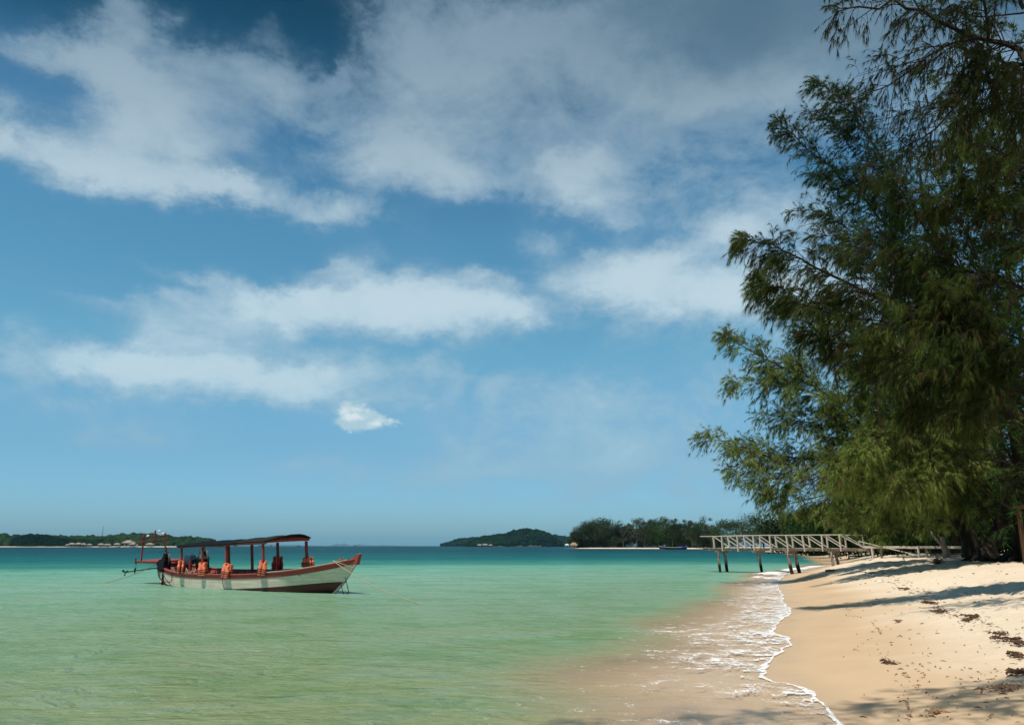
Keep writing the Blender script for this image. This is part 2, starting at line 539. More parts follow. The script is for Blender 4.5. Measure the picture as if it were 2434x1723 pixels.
# ---- sand
m_, T = mat('sand')
g = T.n('ShaderNodeNewGeometry')
pos = g.outputs['Position']
s_at = T.n('ShaderNodeAttribute', attribute_name='shore').outputs['Fac']
edge = T.m('ADD', s_at, T.m('MULTIPLY', T.m('SUBTRACT', T.noise(pos, 0.45, 4, 0.55), 0.5), 2.2))
nbig = T.noise(pos, 0.5, 5, 0.6)
nmid = T.noise(pos, 5.0, 6, 0.65)
nfin = T.noise(pos, 60.0, 3, 0.6)
dry = T.ramp(T.m('ADD', T.m('MULTIPLY', nbig, 0.6), T.m('MULTIPLY', nmid, 0.4)), [(0.3, (0.67, 0.54, 0.385)), (0.7, (0.80, 0.665, 0.50))])
damp = T.ramp(nbig, [(0.3, (0.50, 0.355, 0.215)), (0.7, (0.57, 0.41, 0.255))])
wet = T.ramp(nbig, [(0.3, (0.52, 0.37, 0.225)), (0.7, (0.57, 0.405, 0.25))])
f_dry = T.smooth(edge, 1.3, 3.4)
f_damp = T.smooth(edge, 0.2, 0.8)
c = T.mixc(f_damp, wet, damp)
c = T.mixc(f_dry, c, dry)
# specks of dark litter only on the dry sand
spk = T.n('ShaderNodeTexVoronoi', ins={'Vector': pos, 'Scale': 13.0})
speck = T.m('MULTIPLY', T.m('LESS_THAN', spk.outputs[0], 0.11), T.m('GREATER_THAN', T.noise(pos, 1.3, 3, 0.6), 0.58))
c = T.mixc(T.m('MULTIPLY', T.m('MULTIPLY', speck, 0.6), f_dry), c, (0.22, 0.14, 0.09, 1))
c = T.mixc(T.m('MULTIPLY', T.smooth(nfin, 0.55, 0.8), 0.18), c, (0.42, 0.32, 0.22, 1))
hgt = T.m('ADD', T.m('MULTIPLY', nmid, T.m('MULTIPLY', f_dry, 1.0)), T.m('MULTIPLY', nfin, 0.06))
bp = T.n('ShaderNodeBump', ins={'Strength': 0.85, 'Distance': 0.09, 'Height': hgt})
rough = T.m('ADD', T.m('MULTIPLY', T.smooth(edge, 0.0, 0.9), 0.5), 0.40)
T.n('ShaderNodeOutputMaterial', ins={0: T.n('ShaderNodeBsdfPrincipled', ins={'Base Color': c, 'Roughness': rough, 'Specular IOR Level': 0.22, 'Normal': bp.outputs[0]}).outputs[0]})
M['sand'] = m_

# ---- sea water
m_, T = mat('sea_water')
g = T.n('ShaderNodeNewGeometry')
pos = g.outputs['Position']
s_at = T.n('ShaderNodeAttribute', attribute_name='shore').outputs['Fac']     # signed distance to the water's edge, water < 0
off = T.n('ShaderNodeAttribute', attribute_name='offing').outputs['Fac']     # 0 at the beach .. 1 far out, where the bottom drops away
shal = T.n('ShaderNodeAttribute', attribute_name='shallow').outputs['Fac']
pn = T.noise(T.n('ShaderNodeMapping', ins={0: pos, 3: (0.02, 0.06, 1)}).outputs[0], 1.0, 4, 0.6)
pn2 = T.noise(T.n('ShaderNodeMapping', ins={0: pos, 3: (0.30, 0.5, 1)}).outputs[0], 1.0, 4, 0.6)
pn3 = T.noise(T.n('ShaderNodeMapping', ins={0: pos, 3: (1.8, 2.8, 1)}).outputs[0], 1.0, 5, 0.72, 0.8)
offn = T.m('ADD', off, T.m('ADD', T.m('MULTIPLY', T.m('SUBTRACT', pn, 0.5), 0.16), T.m('MULTIPLY', T.m('SUBTRACT', pn2, 0.5), 0.06)))
body = T.ramp(offn, [
    (0.00, (0.235, 0.262, 0.090)), (0.16, (0.220, 0.325, 0.165)), (0.34, (0.220, 0.395, 0.290)), (0.48, (0.150, 0.370, 0.300)),
    (0.57, (0.035, 0.205, 0.180)), (0.66, (0.006, 0.120, 0.135)), (0.80, (0.003, 0.062, 0.088)), (1.0, (0.002, 0.046, 0.075))])
wv = T.m('ADD', T.m('MULTIPLY', pn2, 0.5), T.m('MULTIPLY', pn3, 0.5))
body = T.mixc(T.m('MULTIPLY', T.smooth(wv, 0.44, 0.62), 0.75), body, T.mixc(1.0, body, (0.56, 0.76, 0.42, 1), 'MULTIPLY'))  # ripple shading painted into the body colour as darker mottles
# sunlit sand seen through shallow water
body = T.mixc(T.smooth(shal, 0.25, 1.0), body, (0.54, 0.385, 0.205, 1))
# foam
mp2 = T.n('ShaderNodeMapping', ins={0: pos, 3: (1.0, 1.25, 1)})
wpos = T.n('ShaderNodeVectorMath', operation='ADD', ins={0: mp2.outputs[0]})
wnz = T.n('ShaderNodeVectorMath', operation='SCALE', ins={0: T.noise(pos, 1.6, 4, 0.6, out=1), 'Scale': 0.9})
T.set(wpos.inputs[1], wnz.outputs[0])
vor = T.n('ShaderNodeTexVoronoi', feature='DISTANCE_TO_EDGE', ins={'Vector': wpos.outputs[0], 'Scale': 2.1})
vor2 = T.n('ShaderNodeTexVoronoi', feature='DISTANCE_TO_EDGE', ins={'Vector': wpos.outputs[0], 'Scale': 6.5})
patch = T.noise(pos, 0.33, 4, 0.6, 0.3)
patch2 = T.noise(pos, 2.6, 5, 0.65)
sw = T.n('ShaderNodeAttribute', attribute_name='swash').outputs['Fac']
wd = T.m('MULTIPLY', T.m('MULTIPLY', T.smooth(T.m('ADD', T.m('MULTIPLY', patch2, 0.6), T.m('ADD', T.m('MULTIPLY', patch, 0.4), T.m('MULTIPLY', sw, 0.18))), 0.59, 0.78), sw), 0.080)
lace = T.m('MAXIMUM', T.m('LESS_THAN', vor.outputs[0], T.m('MULTIPLY', wd, 0.9)), T.m('MULTIPLY', T.m('LESS_THAN', vor2.outputs[0], T.m('MULTIPLY', wd, 1.7)), 0.85))
mass = T.smooth(T.m('ADD', T.n('ShaderNodeAttribute', attribute_name='breaker').outputs['Fac'], T.m('MULTIPLY', T.m('SUBTRACT', patch2, 0.5), 1.1)), 0.36, 0.52)
enz = T.m('ADD', T.m('MULTIPLY', T.m('SUBTRACT', T.noise(pos, 1.1, 3, 0.5), 0.5), 0.34), T.m('MULTIPLY', T.m('SUBTRACT', T.noise(pos, 7.0, 4, 0.6), 0.5), 0.07))
sed = T.m('ADD', s_at, enz)
ew = T.m('ADD', 0.022, T.m('MULTIPLY', T.smooth(T.noise(pos, 0.9, 3, 0.6), 0.35, 0.7), 0.085))
rim = T.m('GREATER_THAN', sed, T.m('MULTIPLY', ew, -1.0))
rim = T.m('MULTIPLY', rim, T.smooth(T.noise(pos, 11.0, 3, 0.6), 0.34, 0.48))
foam = T.m('MAXIMUM', T.m('MAXIMUM', lace, mass), rim, clamp=True)
# ripples
mpw = T.n('ShaderNodeMapping', ins={0: pos, 3: (0.8, 1.25, 1), 2: (0, 0, 0.15)})
w1 = T.noise(mpw.outputs[0], 1.3, 3, 0.55, 0.9)
w2 = T.noise(mpw.outputs[0], 5.0, 5, 0.68, 0.5)
hh = T.m('ADD', T.m('MULTIPLY', w1, 1.0), T.m('MULTIPLY', w2, 0.42))
hh = T.m('ADD', hh, T.m('MULTIPLY', foam, 0.10))
bp = T.n('ShaderNodeBump', ins={'Strength': 1.0, 'Distance': 0.30, 'Height': hh})
# flatter over the thin swash
calm = T.smooth(s_at, -5.0, -0.3)
bps = T.m('ADD', T.m('MULTIPLY', T.m('SUBTRACT', 1.0, calm), 0.75), 0.22)
T.set(bp.inputs['Strength'], bps)
dif = T.n('ShaderNodeBsdfDiffuse', ins={0: body, 'Normal': bp.outputs[0]})
gl = T.n('ShaderNodeBsdfGlossy', ins={0: (1, 1, 1, 1), 'Roughness': 0.09, 'Normal': bp.outputs[0]})
fr = T.n('ShaderNodeFresnel', ins={'IOR': 1.33, 'Normal': bp.outputs[0]})
frc = T.m('MINIMUM', T.m('MULTIPLY', fr.outputs[0], 0.52), T.m('SUBTRACT', 0.27, T.m('MULTIPLY', T.smooth(off, 0.15, 0.55), 0.14)))
surf = T.n('ShaderNodeMixShader', ins={0: frc, 1: dif.outputs[0], 2: gl.outputs[0]})
alpha = T.smooth(shal, 1.30, 0.30)
tr = T.n('ShaderNodeBsdfTransparent', ins={0: (1, 1, 1, 1)})
thin = T.n('ShaderNodeMixShader', ins={0: T.m('MULTIPLY', frc, 0.45), 1: tr.outputs[0], 2: gl.outputs[0]})
base = T.n('ShaderNodeMixShader', ins={0: alpha, 1: thin.outputs[0], 2: surf.outputs[0]})
fo = T.n('ShaderNodeBsdfDiffuse', ins={0: (0.80, 0.80, 0.78, 1), 'Normal': bp.outputs[0]})
wf = T.n('ShaderNodeMixShader', ins={0: T.m('MULTIPLY', foam, 0.90), 1: base.outputs[0], 2: fo.outputs[0]})
cut = T.m('LESS_THAN', sed, 0.0)
fin = T.n('ShaderNodeMixShader', ins={0: cut, 1: tr.outputs[0], 2: wf.outputs[0]})
T.n('ShaderNodeOutputMaterial', ins={0: fin.outputs[0]})
M['water'] = m_

# ------------------------------------------------------------------ shoreline
SH = [(-60, -200), (-8, -60), (2.2, -20), (2.6, -6), (2.5, 2), (2.9, 6)]
for p in [(2002, 1722), (1945, 1652), (1875, 1623), (1832, 1617), (1823, 1583), (1860, 1545), (1879, 1517), (1837, 1491), (1884, 1451), (1865, 1432),
          (1860, 1411), (1850, 1389), (1866, 1366)]:
    q = at_z(*p)
    SH.append((q[0], q[1]))
SH += [(19.6, 56.0), (25.5, 67.6), (34.0, 84.0), (50.0, 130.0), (74.0, 215.0), (92.0, 300.0), (104.0, 380.0), (112.0, 440.0), (105.0, 478.0), (88.0, 500.0), (70.0, 520.0),
       (50.0, 536.0), (40.0, 550.0), (42.0, 575.0), (60.0, 600.0), (200.0, 760.0), (900.0, 1500.0), (3000.0, 2500.0)]
SH = np.array(SH)
# resample with a fine curve near by
_pts = [SH[0]]
for i in range(len(SH) - 1):
    p0, p1, p2, p3 = SH[max(i - 1, 0)], SH[i], SH[i + 1], SH[min(i + 2, len(SH) - 1)]
    n = 4 if i > 4 else 2
    for t in np.linspace(0, 1, n + 1)[1:]:
        cm = 0.5 * ((2 * p1) + (-p0 + p2) * t + (2 * p0 - 5 * p1 + 4 * p2 - p3) * t * t + (-p0 + 3 * p1 - 3 * p2 + p3) * t ** 3)
        _pts.append(p1 + (p2 - p1) * t if i > 17 else cm)
SHF = np.array(_pts)


def shore_dist(x, y):
    """signed distance to the waterline, land positive"""
    x = np.asarray(x, float); y = np.asarray(y, float)
    if x.size < 4000 and x.ndim == 1:
        A_, B_ = SHF[:-1], SHF[1:]
        dd = B_ - A_
        L2 = (dd ** 2).sum(1) + 1e-12
        rx, ry = x[:, None] - A_[:, 0], y[:, None] - A_[:, 1]
        t = np.clip((rx * dd[:, 0] + ry * dd[:, 1]) / L2, 0, 1)
        ex, ey = rx - dd[:, 0] * t, ry - dd[:, 1] * t
        d2 = ex * ex + ey * ey
        i = d2.argmin(1)
        k = np.arange(len(x))
        cr = dd[i, 0] * ry[k, i] - dd[i, 1] * rx[k, i]
        return np.sqrt(d2[k, i]) * np.where(cr > 0, -1.0, 1.0)
    best = np.full(x.shape, 1e18)
    sgn = np.ones(x.shape)
    for i in range(len(SHF) - 1):
        ax, ay = SHF[i]
        bx, by = SHF[i + 1]
        dx, dy = bx - ax, by - ay
        L2 = dx * dx + dy * dy + 1e-12
        t = np.clip(((x - ax) * dx + (y - ay) * dy) / L2, 0, 1)
        ex, ey = x - (ax + dx * t), y - (ay + dy * t)
        d2 = ex * ex + ey * ey
        cr = dx * (y - ay) - dy * (x - ax)
        m = d2 < best - 1e-9
        best = np.where(m, d2, best)
        sgn = np.where(m, np.where(cr > 0, -1.0, 1.0), sgn)
    return np.sqrt(best) * sgn


def ground_h(x, y, s=None, rough=True):
    x = np.asarray(x, float); y = np.asarray(y, float)
    if s is None:
        s = shore_dist(x, y)
    L = np.interp(y, [0, 18, 45, 80], [5.6, 5.6, 3.4, 4.0])
    sp_ = np.maximum(s, 0)
    h = 1.12 * (1 - np.exp(-(sp_ / L) ** 1.55)) + 0.012 * np.clip(sp_ - 8, 0, 60)
    h = h * np.interp(y, [150, 260], [1, .45])
    h = np.where(s < 0, 0.055 * s, h) - 0.012
    if rough:
        k = np.clip((s - 2.2) / 2.5, 0, 1)
        h = h + k * (0.11 * fbm(x * 2.1, y * 2.1, 4, 3) + 0.065 * fbm(x * 5.0, y * 5.0, 2, 9)) + np.clip(s / 6, 0, 1) * 0.10 * fbm(x * 0.25, y * 0.25, 2, 5)
        # the small scarp and older tide lines
        h = h + 0.03 * np.clip(s, 0, 1) * fbm(x * 0.5, y * 0.5, 2, 8)
    return h


def polar_grid(r0, r1, nr, front, nf, nb):
    rr = r0 * (r1 / r0) ** np.linspace(0, 1, nr)
    a = np.concatenate([np.linspace(-front, front, nf), np.linspace(front, 2 * math.pi - front, nb + 2)[1:-1]])
    A, RR = np.meshgrid(a, rr)
    X, Y = RR * np.sin(A), RR * np.cos(A)
    na = len(a)
    i, j = np.meshgrid(np.arange(nr - 1), np.arange(na), indexing='ij')
    j2 = (j + 1) % na
    F_ = np.stack([i * na + j, (i + 1) * na + j, (i + 1) * na + j2, i * na + j2], -1).reshape(-1, 4)
    return X.ravel(), Y.ravel(), F_


def compact(v, f, attrs):
    used = np.zeros(len(v), bool)
    used[f.ravel()] = True
    idx = np.cumsum(used) - 1
    return v[used], idx[f], {k: a[used] for k, a in attrs.items()}


# ---- beach and land
X, Y, F_ = polar_grid(1.6, 1500, 320, R(48), 450, 50)
S_ = shore_dist(X, Y)
Z = ground_h(X, Y, S_)
keep = (S_[F_] > -14).any(1)
v, f, at = compact(np.stack([X, Y, Z], 1), F_[keep], {'shore': S_})
beach = np_mesh('beach', v, f, M['sand'], smooth=True, attrs=at)
tag(beach, kind='structure')

# ---- sea
X, Y, F_ = polar_grid(1.6, 29000, 350, R(48), 430, 50)
S_ = shore_dist(X, Y)
Rr = np.hypot(X, Y)
fade = lambda wl: np.clip(1.6 - Rr * 0.022 * 4 / wl, 0, 1)
Z = 0.030 * fade(2.5) * fbm(X * 0.6, Y * 1.0, 2, 21) + 0.018 * fade(1.0) * fbm(X * 1.3 + Y * 0.3, Y * 2.6, 2, 31)
Z = Z * np.clip(-S_ / 5, 0, 1)
# the little breaking wave by the jetty, and the ones farther up the beach
brk = np.zeros(len(X))
bh = np.zeros(len(X))
for (a_, b_, w_, amp_) in [((1812, 1364), (1846, 1366), .9, 1), ((1836, 1362), (1868, 1357), .8, .9), ((1868, 1356), (1915, 1350), .7, .9), ((1915, 1350), (1950, 1344), .7, .65),
                          ((1790, 1372), (1850, 1376), .45, .9), ((1795, 1382), (1850, 1385), .4, .8), ((1800, 1392), (1850, 1396), .35, .62), ((1805, 1402), (1850, 1404), .3, .55),
                          ((1920, 1311), (1960, 1313), 2.0, .7), ((1990, 1321), (2030, 1323), 1.4, .6)]:
    p0, p1 = at_z(*a_), at_z(*b_)
    dx, dy = p1[0] - p0[0], p1[1] - p0[1]
    t = np.clip(((X - p0[0]) * dx + (Y - p0[1]) * dy) / (dx * dx + dy * dy), 0, 1)
    d = np.hypot(X - p0[0] - dx * t, Y - p0[1] - dy * t)
    gsh = np.exp(-(d / (w_ * 1.15)) ** 2) * amp_ * np.sin(np.clip(t, 0.06, 0.94) * math.pi) ** 0.35
    brk = np.maximum(brk, gsh)
    bh = np.maximum(bh, gsh * 0.16)
Z = Z + bh + 0.0
# depth look: 'offing' from how far out the place is, 'shallow' from the bottom near the edge
dist = Rr + 0.35 * np.clip(-S_, 0, 60)
off = np.interp(np.log(np.maximum(dist, 1)), np.log([6, 14, 30, 62, 80, 100, 150, 300, 900]), [0.02, 0.10, 0.22, 0.40, 0.50, 0.58, 0.69, 0.82, 1.0])
wshal = np.interp(Rr, [6, 12, 22, 45, 90, 300], [4.6, 4.2, 4.2, 3.2, 4.0, 8.0])
wshal = wshal * (1 + 0.35 * fbm(X * 0.25, Y * 0.25, 3, 41))
shallow = np.clip(1.5 + 1.5 * S_ / wshal, 0, 1.5)
sws = np.clip(1 + S_ / np.interp(Rr, [6, 12, 22, 40, 70], [7.5, 5.0, 3.6, 3.2, 2.5]), 0, 1) * np.interp(Rr, [8, 12, 16, 24, 36, 60, 90], [0.62, .85, 1.15, 1.2, 1.0, 1.0, 0.3])
keep = (S_[F_] < 0.45).any(1)
v, f, at = compact(np.stack([X, Y, Z], 1), F_[keep], {'shore': S_, 'offing': off, 'shallow': shallow, 'swash': sws, 'breaker': brk})
sea = np_mesh('water', v, f, M['water'], smooth=True, attrs=at)
tag(sea, kind='structure')


# ------------------------------------------------------------------ feathery trees
def norm(a):
    return a / np.maximum(np.linalg.norm(a, axis=-1, keepdims=True), 1e-9)


def perp_rand(d, rng):
    r_ = rng.normal(size=d.shape)
    r_ -= (r_ * d).sum(-1, keepdims=True) * d
    return norm(r_)


def catmull(P, n):
    P = np.asarray(P, float)
    out = []
    m = len(P) - 1
    for k in range(n + 1):
        u = k / n * m
        i = min(int(u), m - 1)
        t = u - i
        p0, p1, p2, p3 = P[max(i - 1, 0)], P[i], P[i + 1], P[min(i + 2, m)]
        out.append(0.5 * ((2 * p1) + (-p0 + p2) * t + (2 * p0 - 5 * p1 + 4 * p2 - p3) * t * t + (-p0 + 3 * p1 - 3 * p2 + p3) * t ** 3))
    return np.array(out)


def sample_path(P, t):
    """P (n,3) evenly indexed, t (k,) -> positions, tangents"""
    n = len(P) - 1
    u = np.clip(t, 0, 1) * n
    i = np.minimum(u.astype(int), n - 1)
    w = (u - i)[:, None]
    return P[i] * (1 - w) + P[i + 1] * w, norm(P[i + 1] - P[i])


def thin_tubes(P0, D, L, sag, r0, segs=3, r1=0.35):
    """many bent three-sided twigs at once"""
    n = len(P0)
    ts = np.linspace(0, 1, segs + 1)
    down = np.array([0, 0, -1.0])
    side = norm(np.cross(D, np.array([0.13, 0.2, 1.0])))
    up = np.cross(side, D)
    V = []
    for t in ts:
        c = P0 + D * (L * t)[:, None] + down * (sag * L * t * t)[:, None]
        r_ = (r0 * (1 - t * (1 - r1)))[:, None]
        for a in (0, 2.094, 4.189):
            V.append(c + side * math.cos(a) * r_ + up * math.sin(a) * r_)
    V = np.stack(V, 1)                       # n, (segs+1)*3, 3
    k = (segs + 1) * 3
    fs = []
    for s in range(segs):
        for a in range(3):
            b = (a + 1) % 3
            fs.append((s * 3 + a, s * 3 + b, (s + 1) * 3 + b, (s + 1) * 3 + a))
    fs = np.array(fs)
    F2 = (np.arange(n)[:, None, None] * k + fs[None]).reshape(-1, 4)
    return V.reshape(-1, 3), F2


def feather_tree(name, base, limbs, rng, mat_leaf, label, cat='tree', group=None, trunk=None, d2=7.0, L2=2.0, d3=6.0, L3=0.7, tuft=0.11, nb=6,
                 blen=0.17, bw=0.008, sag2=0.15, sag3=0.35, tmin=0.12, ang=(30, 62), bark=None, spread=0.5, twr=0.006, brown=0.04, up=0.1, bare=0.0, droop=0.22, gapt=0.42):
    """a casuarina: limbs (paths with radii) > side branches > twigs > drooping needle tufts"""
    root = empty(name, tuple(base), 0, label, cat, group)
    b3 = np.array(base, float)
    mb = MB()
    P2s, D2s, L2s, R2s = [], [], [], []
    T2s = []
    if trunk is not None:
        tp, tr_ = trunk
        c_ = catmull(tp, 14) - b3
        rr = np.interp(np.linspace(0, 1, 15), np.linspace(0, 1, len(tr_)), tr_)
        mb.tube(c_, list(rr), 9)
    for (pts, r0) in limbs:
        C_ = catmull(pts, 18)
        Ls = np.linalg.norm(np.diff(C_, axis=0), axis=1).sum()
        C_ = C_ + np.concatenate([np.zeros((1, 3)), rng.normal(size=(17, 3)) * Ls * 0.004, np.zeros((1, 3))])
        rr = r0 * (1 - 0.86 * np.linspace(0, 1, 19) ** 0.8)
        mb.tube(C_ - b3, list(rr), 6)
        n2 = max(4, int(Ls * d2))
        t = tmin + (1 - tmin) * rng.random(n2) ** 1.15
        t[:max(1, n2 // 10)] = 0.985
        p, T_ = sample_path(C_, t)
        a_ = np.radians(rng.uniform(ang[0], ang[1], n2))[:, None]
        pr = perp_rand(T_, rng)
        D = norm(T_ * np.cos(a_) + pr * np.sin(a_) + np.array([0, 0, up]))
        L_ = np.minimum(L2, Ls * 0.45) * (0.20 + 0.85 * (1 - t) ** 0.8) * rng.uniform(0.55, 1.25, n2)
        P2s.append(p); D2s.append(D); L2s.append(L_); R2s.append(np.minimum(0.02, 0.5 * r0) * (0.35 + 0.65 * (1 - t)))
    P2, D2, Q2, R2 = np.concatenate(P2s), np.concatenate(D2s), np.concatenate(L2s), np.concatenate(R2s)
    sg2 = sag2 * rng.uniform(0.2, 1.6, len(P2))
    V2, F2 = thin_tubes(P2 - b3, D2, Q2, sg2, R2, 4)
    # twigs
    n3 = np.maximum(2, (Q2 * d3).astype(int))
    id2 = np.repeat(np.arange(len(P2)), n3)
    t = rng.uniform(0.12, 1.0, len(id2))
    down = np.array([0, 0, -1.0])
    pos = P2[id2] + D2[id2] * (Q2[id2] * t)[:, None] + down * (sg2[id2] * Q2[id2] * t * t)[:, None]
    tan = norm(D2[id2] + down * (2 * sg2[id2] * t)[:, None])
    a_ = np.radians(rng.uniform(20, 60, len(id2)))[:, None]
    D3 = norm(tan * np.cos(a_) + perp_rand(tan, rng) * np.sin(a_))
    Q3 = L3 * (0.35 + 0.65 * (1 - t)) * rng.uniform(0.5, 1.3, len(id2))
    sg3 = sag3 * rng.uniform(0.3, 1.6, len(id2))
    V3, F3 = thin_tubes(pos - b3, D3, Q3, sg3, np.full(len(id2), twr), 2)
    # tufts along twigs
    gap = vnoise(pos[:, 0] * .95 + pos[:, 2] * .45, pos[:, 1] * .95 + pos[:, 2] * .80, 7) * .65 + vnoise(pos[:, 0] * 2.3 - pos[:, 2] * .9, pos[:, 1] * 2.1 + pos[:, 2] * 1.7, 19) * .35
    live = (rng.random(len(id2)) > bare) & (gap + rng.random(len(id2)) * .16 > gapt)
    n4 = np.where(live, np.maximum(1, (Q3 / tuft).astype(int)), 0)
    id3 = np.repeat(np.arange(len(id2)), n4)
    t = rng.uniform(0.15, 1.0, len(id3))
    pos4 = pos[id3] + D3[id3] * (Q3[id3] * t)[:, None] + down * (sg3[id3] * Q3[id3] * t * t)[:, None]
    tan4 = norm(D3[id3] + down * (2 * sg3[id3] * t)[:, None])
    tone2 = rng.random(len(P2))[id2[id3]]
    tone4 = np.clip(tone2 * 0.6 + rng.random(len(id3)) * 0.35, 0, 0.9)
    dead = rng.random(len(id2))[id3] < brown
    tone4 = np.where(dead, 1.0, tone4)
    # blades
    id4 = np.repeat(np.arange(len(id3)), nb)
    n = len(id4)
    D5 = norm(tan4[id4] + rng.normal(size=(n, 3)) * spread * 0.62 + down * droop)
    L5 = blen * rng.uniform(0.55, 1.25, n) * rng.uniform(.65, 1.45, len(P2))[id2[id3]][id4]
    sd = norm(np.cross(D5, rng.normal(size=(n, 3))))
    p0 = pos4[id4] - b3
    tip = p0 + D5 * L5[:, None] + down * (0.18 * L5)[:, None]
    hw = (bw * 0.5 * rng.uniform(0.7, 1.4, n))[:, None]
    hw = hw * 1.25
    V = np.stack([p0 - sd * hw, p0 + sd * hw, tip], 1).reshape(-1, 3)
    Fb = np.arange(n * 3).reshape(-1, 3)
    crown = np_mesh('crown', V, Fb, mat_leaf, root, attrs={'tone': np.repeat(tone4[id4], 3)})
    tv = np.array([tuple(q) for q in mb.v]) if mb.v else np.zeros((0, 3))
    tf = [q for q in mb.f if len(q) == 4]
    nV = len(tv)
    allv = np.concatenate([tv, V2, V3])
    allf = np.concatenate([np.array(tf), F2 + nV, F3 + nV + len(V2)])
    np_mesh('trunk', allv, allf, bark or M['bark'], root, smooth=True)
    return root, n


def px_limb(us_vs_y, r0):
    return ([at_y(*p) for p in us_vs_y], r0)


NB_TOTAL = 0


def auto_limbs(base, H, spread, n, rng, low=0.12, r=0.09, lift=(0.15, 0.9), skew=(0, 0), shape=0.7):
    """limbs all round a leaning leader, ascending"""
    out = []
    b = np.array(base, float)
    lead = [b, b + np.array([skew[0] * .3, skew[1] * .3, H * .35]), b + np.array([skew[0] * .6, skew[1] * .6, H * .7]), b + np.array([skew[0], skew[1], H])]
    LP = catmull(lead, 20)
    out.append((lead, r * 1.9))
    for i in range(n):
        t = low + (0.95 - low) * (i + rng.random()) / n
        p, _ = sample_path(LP, np.array([t]))
        p = p[0]
        a = i * 2.4 + rng.uniform(-.5, .5)
        ln = spread * ((1 - t) ** shape * 0.9 + 0.22) * rng.uniform(0.7, 1.2)
        up_ = rng.uniform(*lift)
        d = np.array([math.cos(a), math.sin(a), 0])
        e = p + d * ln + np.array([0, 0, ln * up_])
        m1 = p + d * ln * 0.35 + np.array([0, 0, ln * up_ * 0.22]) + rng.normal(size=3) * ln * .04
        m2 = p + d * ln * 0.7 + np.array([0, 0, ln * up_ * 0.62]) + rng.normal(size=3) * ln * .04
        out.append(([p, m1, m2, e], r * (0.45 + 0.55 * (1 - t))))
    return out


# --- tree A: nearest, overhanging the top right corner, sparse dark sprays
rg = np.random.default_rng(101)
bA = np.array([13.5, 7.5, ground_h(np.array([13.5]), np.array([7.5]))[0] - .05])
YA = 13.0
hub = at_y(2560, 170, YA - 2.0)
lA = [px_limb([(2620, 240, 11.5), (2434, 126, 13), (2305, 82, 13.4), (2190, 33, 13.8), (2084, 12, 14), (1985, 30, 14.2)], .085),
      px_limb([(2600, 330, 11.5), (2434, 151, 13), (2370, 166, 13.2), (2300, 220, 13.4), (2232, 292, 13.6), (2150, 350, 13.9), (2070, 392, 14)], .05),
      px_limb([(2330, 90, 13.3), (2239, 112, 13.4), (2140, 184, 13.8), (2035, 233, 14), (1965, 245, 14.2)], .03),
      px_limb([(2350, 100, 13.2), (2340, 10, 12.8), (2300, -120, 12.6), (2230, -220, 12.4)], .035),
      px_limb([(2190, 33, 13.8), (2150, -30, 13.4), (2060, -80, 13.2), (1960, -60, 13.1)], .02),
      px_limb([(2434, 20, 12.4), (2380, -80, 12.2), (2250, -160, 12.0), (2120, -190, 11.8)], .04),
      px_limb([(2434, 160, 13), (2425, 230, 13.1), (2395, 330, 13.4), (2330, 430, 13.8)], .02),
      px_limb([(2084, 12, 14), (2020, 60, 14), (1985, 80, 14.2)], .012),
      px_limb([(2434, 100, 13.5), (2330, 120, 13.8), (2220, 110, 14), (2110, 150, 14.2), (2040, 175, 14.4)], .02),
      px_limb([(2434, 200, 13.5), (2340, 260, 13.8), (2250, 240, 14), (2150, 270, 14.2), (2060, 290, 14.4)], .02),
      px_limb([(2434, 30, 13), (2330, 40, 13.4), (2230, 20, 13.6), (2130, 60, 13.8)], .02)]
# out of the picture: limbs above and to the right, whose shade falls on the near sand
for (e, rr) in [((x_, y_, z_), .025) for x_, y_, z_ in ((-2.2, 4.2, 11.8), (-1.0, 4.6, 12.6), (0.0, 3.9, 11.6), (1.0, 4.8, 12.8), (2.0, 4.4, 12.0), (3.0, 5.0, 12.9), (4.0, 4.6, 12.2), (4.8, 5.4, 13.0), (0.6, 4.2, 13.6), (2.4, 3.8, 13.4), (5.8, 5.0, 12.0))] + [((0.8, 3.4, 11.2), .04), ((2.4, 3.6, 11.6), .04), ((4.6, 4.2, 12.4), .04), ((8.4, 7.4, 12.8), .04), ((9.6, 5.6, 12.2), .04), ((5.2, 4.5, 12.0), .04), ((8.0, 2.5, 13.0), .06), ((7.2, 6.8, 13.6), .06), ((10, 12, 15), .05), ((17, 6, 13), .05), ((13, 1, 12), .05)]:
    e = np.array(e, float)
    st = bA + np.array([0, 0, 6.5])
    lA.append(([st, st * .62 + e * .38 + np.array([0, 0, .8]), st * .3 + e * .7 + np.array([0, 0, .7]), e], rr))
for k in (0, 1):
    pts, r_ = lA[k]
    lA[k] = ([bA + np.array([0, 0, 7.0])] + list(pts), r_)
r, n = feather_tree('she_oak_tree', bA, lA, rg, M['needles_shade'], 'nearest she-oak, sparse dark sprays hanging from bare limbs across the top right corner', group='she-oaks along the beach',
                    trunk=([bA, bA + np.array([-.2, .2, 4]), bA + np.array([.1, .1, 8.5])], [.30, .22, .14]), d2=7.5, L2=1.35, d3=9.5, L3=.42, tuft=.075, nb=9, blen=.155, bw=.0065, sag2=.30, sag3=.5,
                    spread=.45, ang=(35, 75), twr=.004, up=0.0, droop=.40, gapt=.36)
NB_TOTAL += n

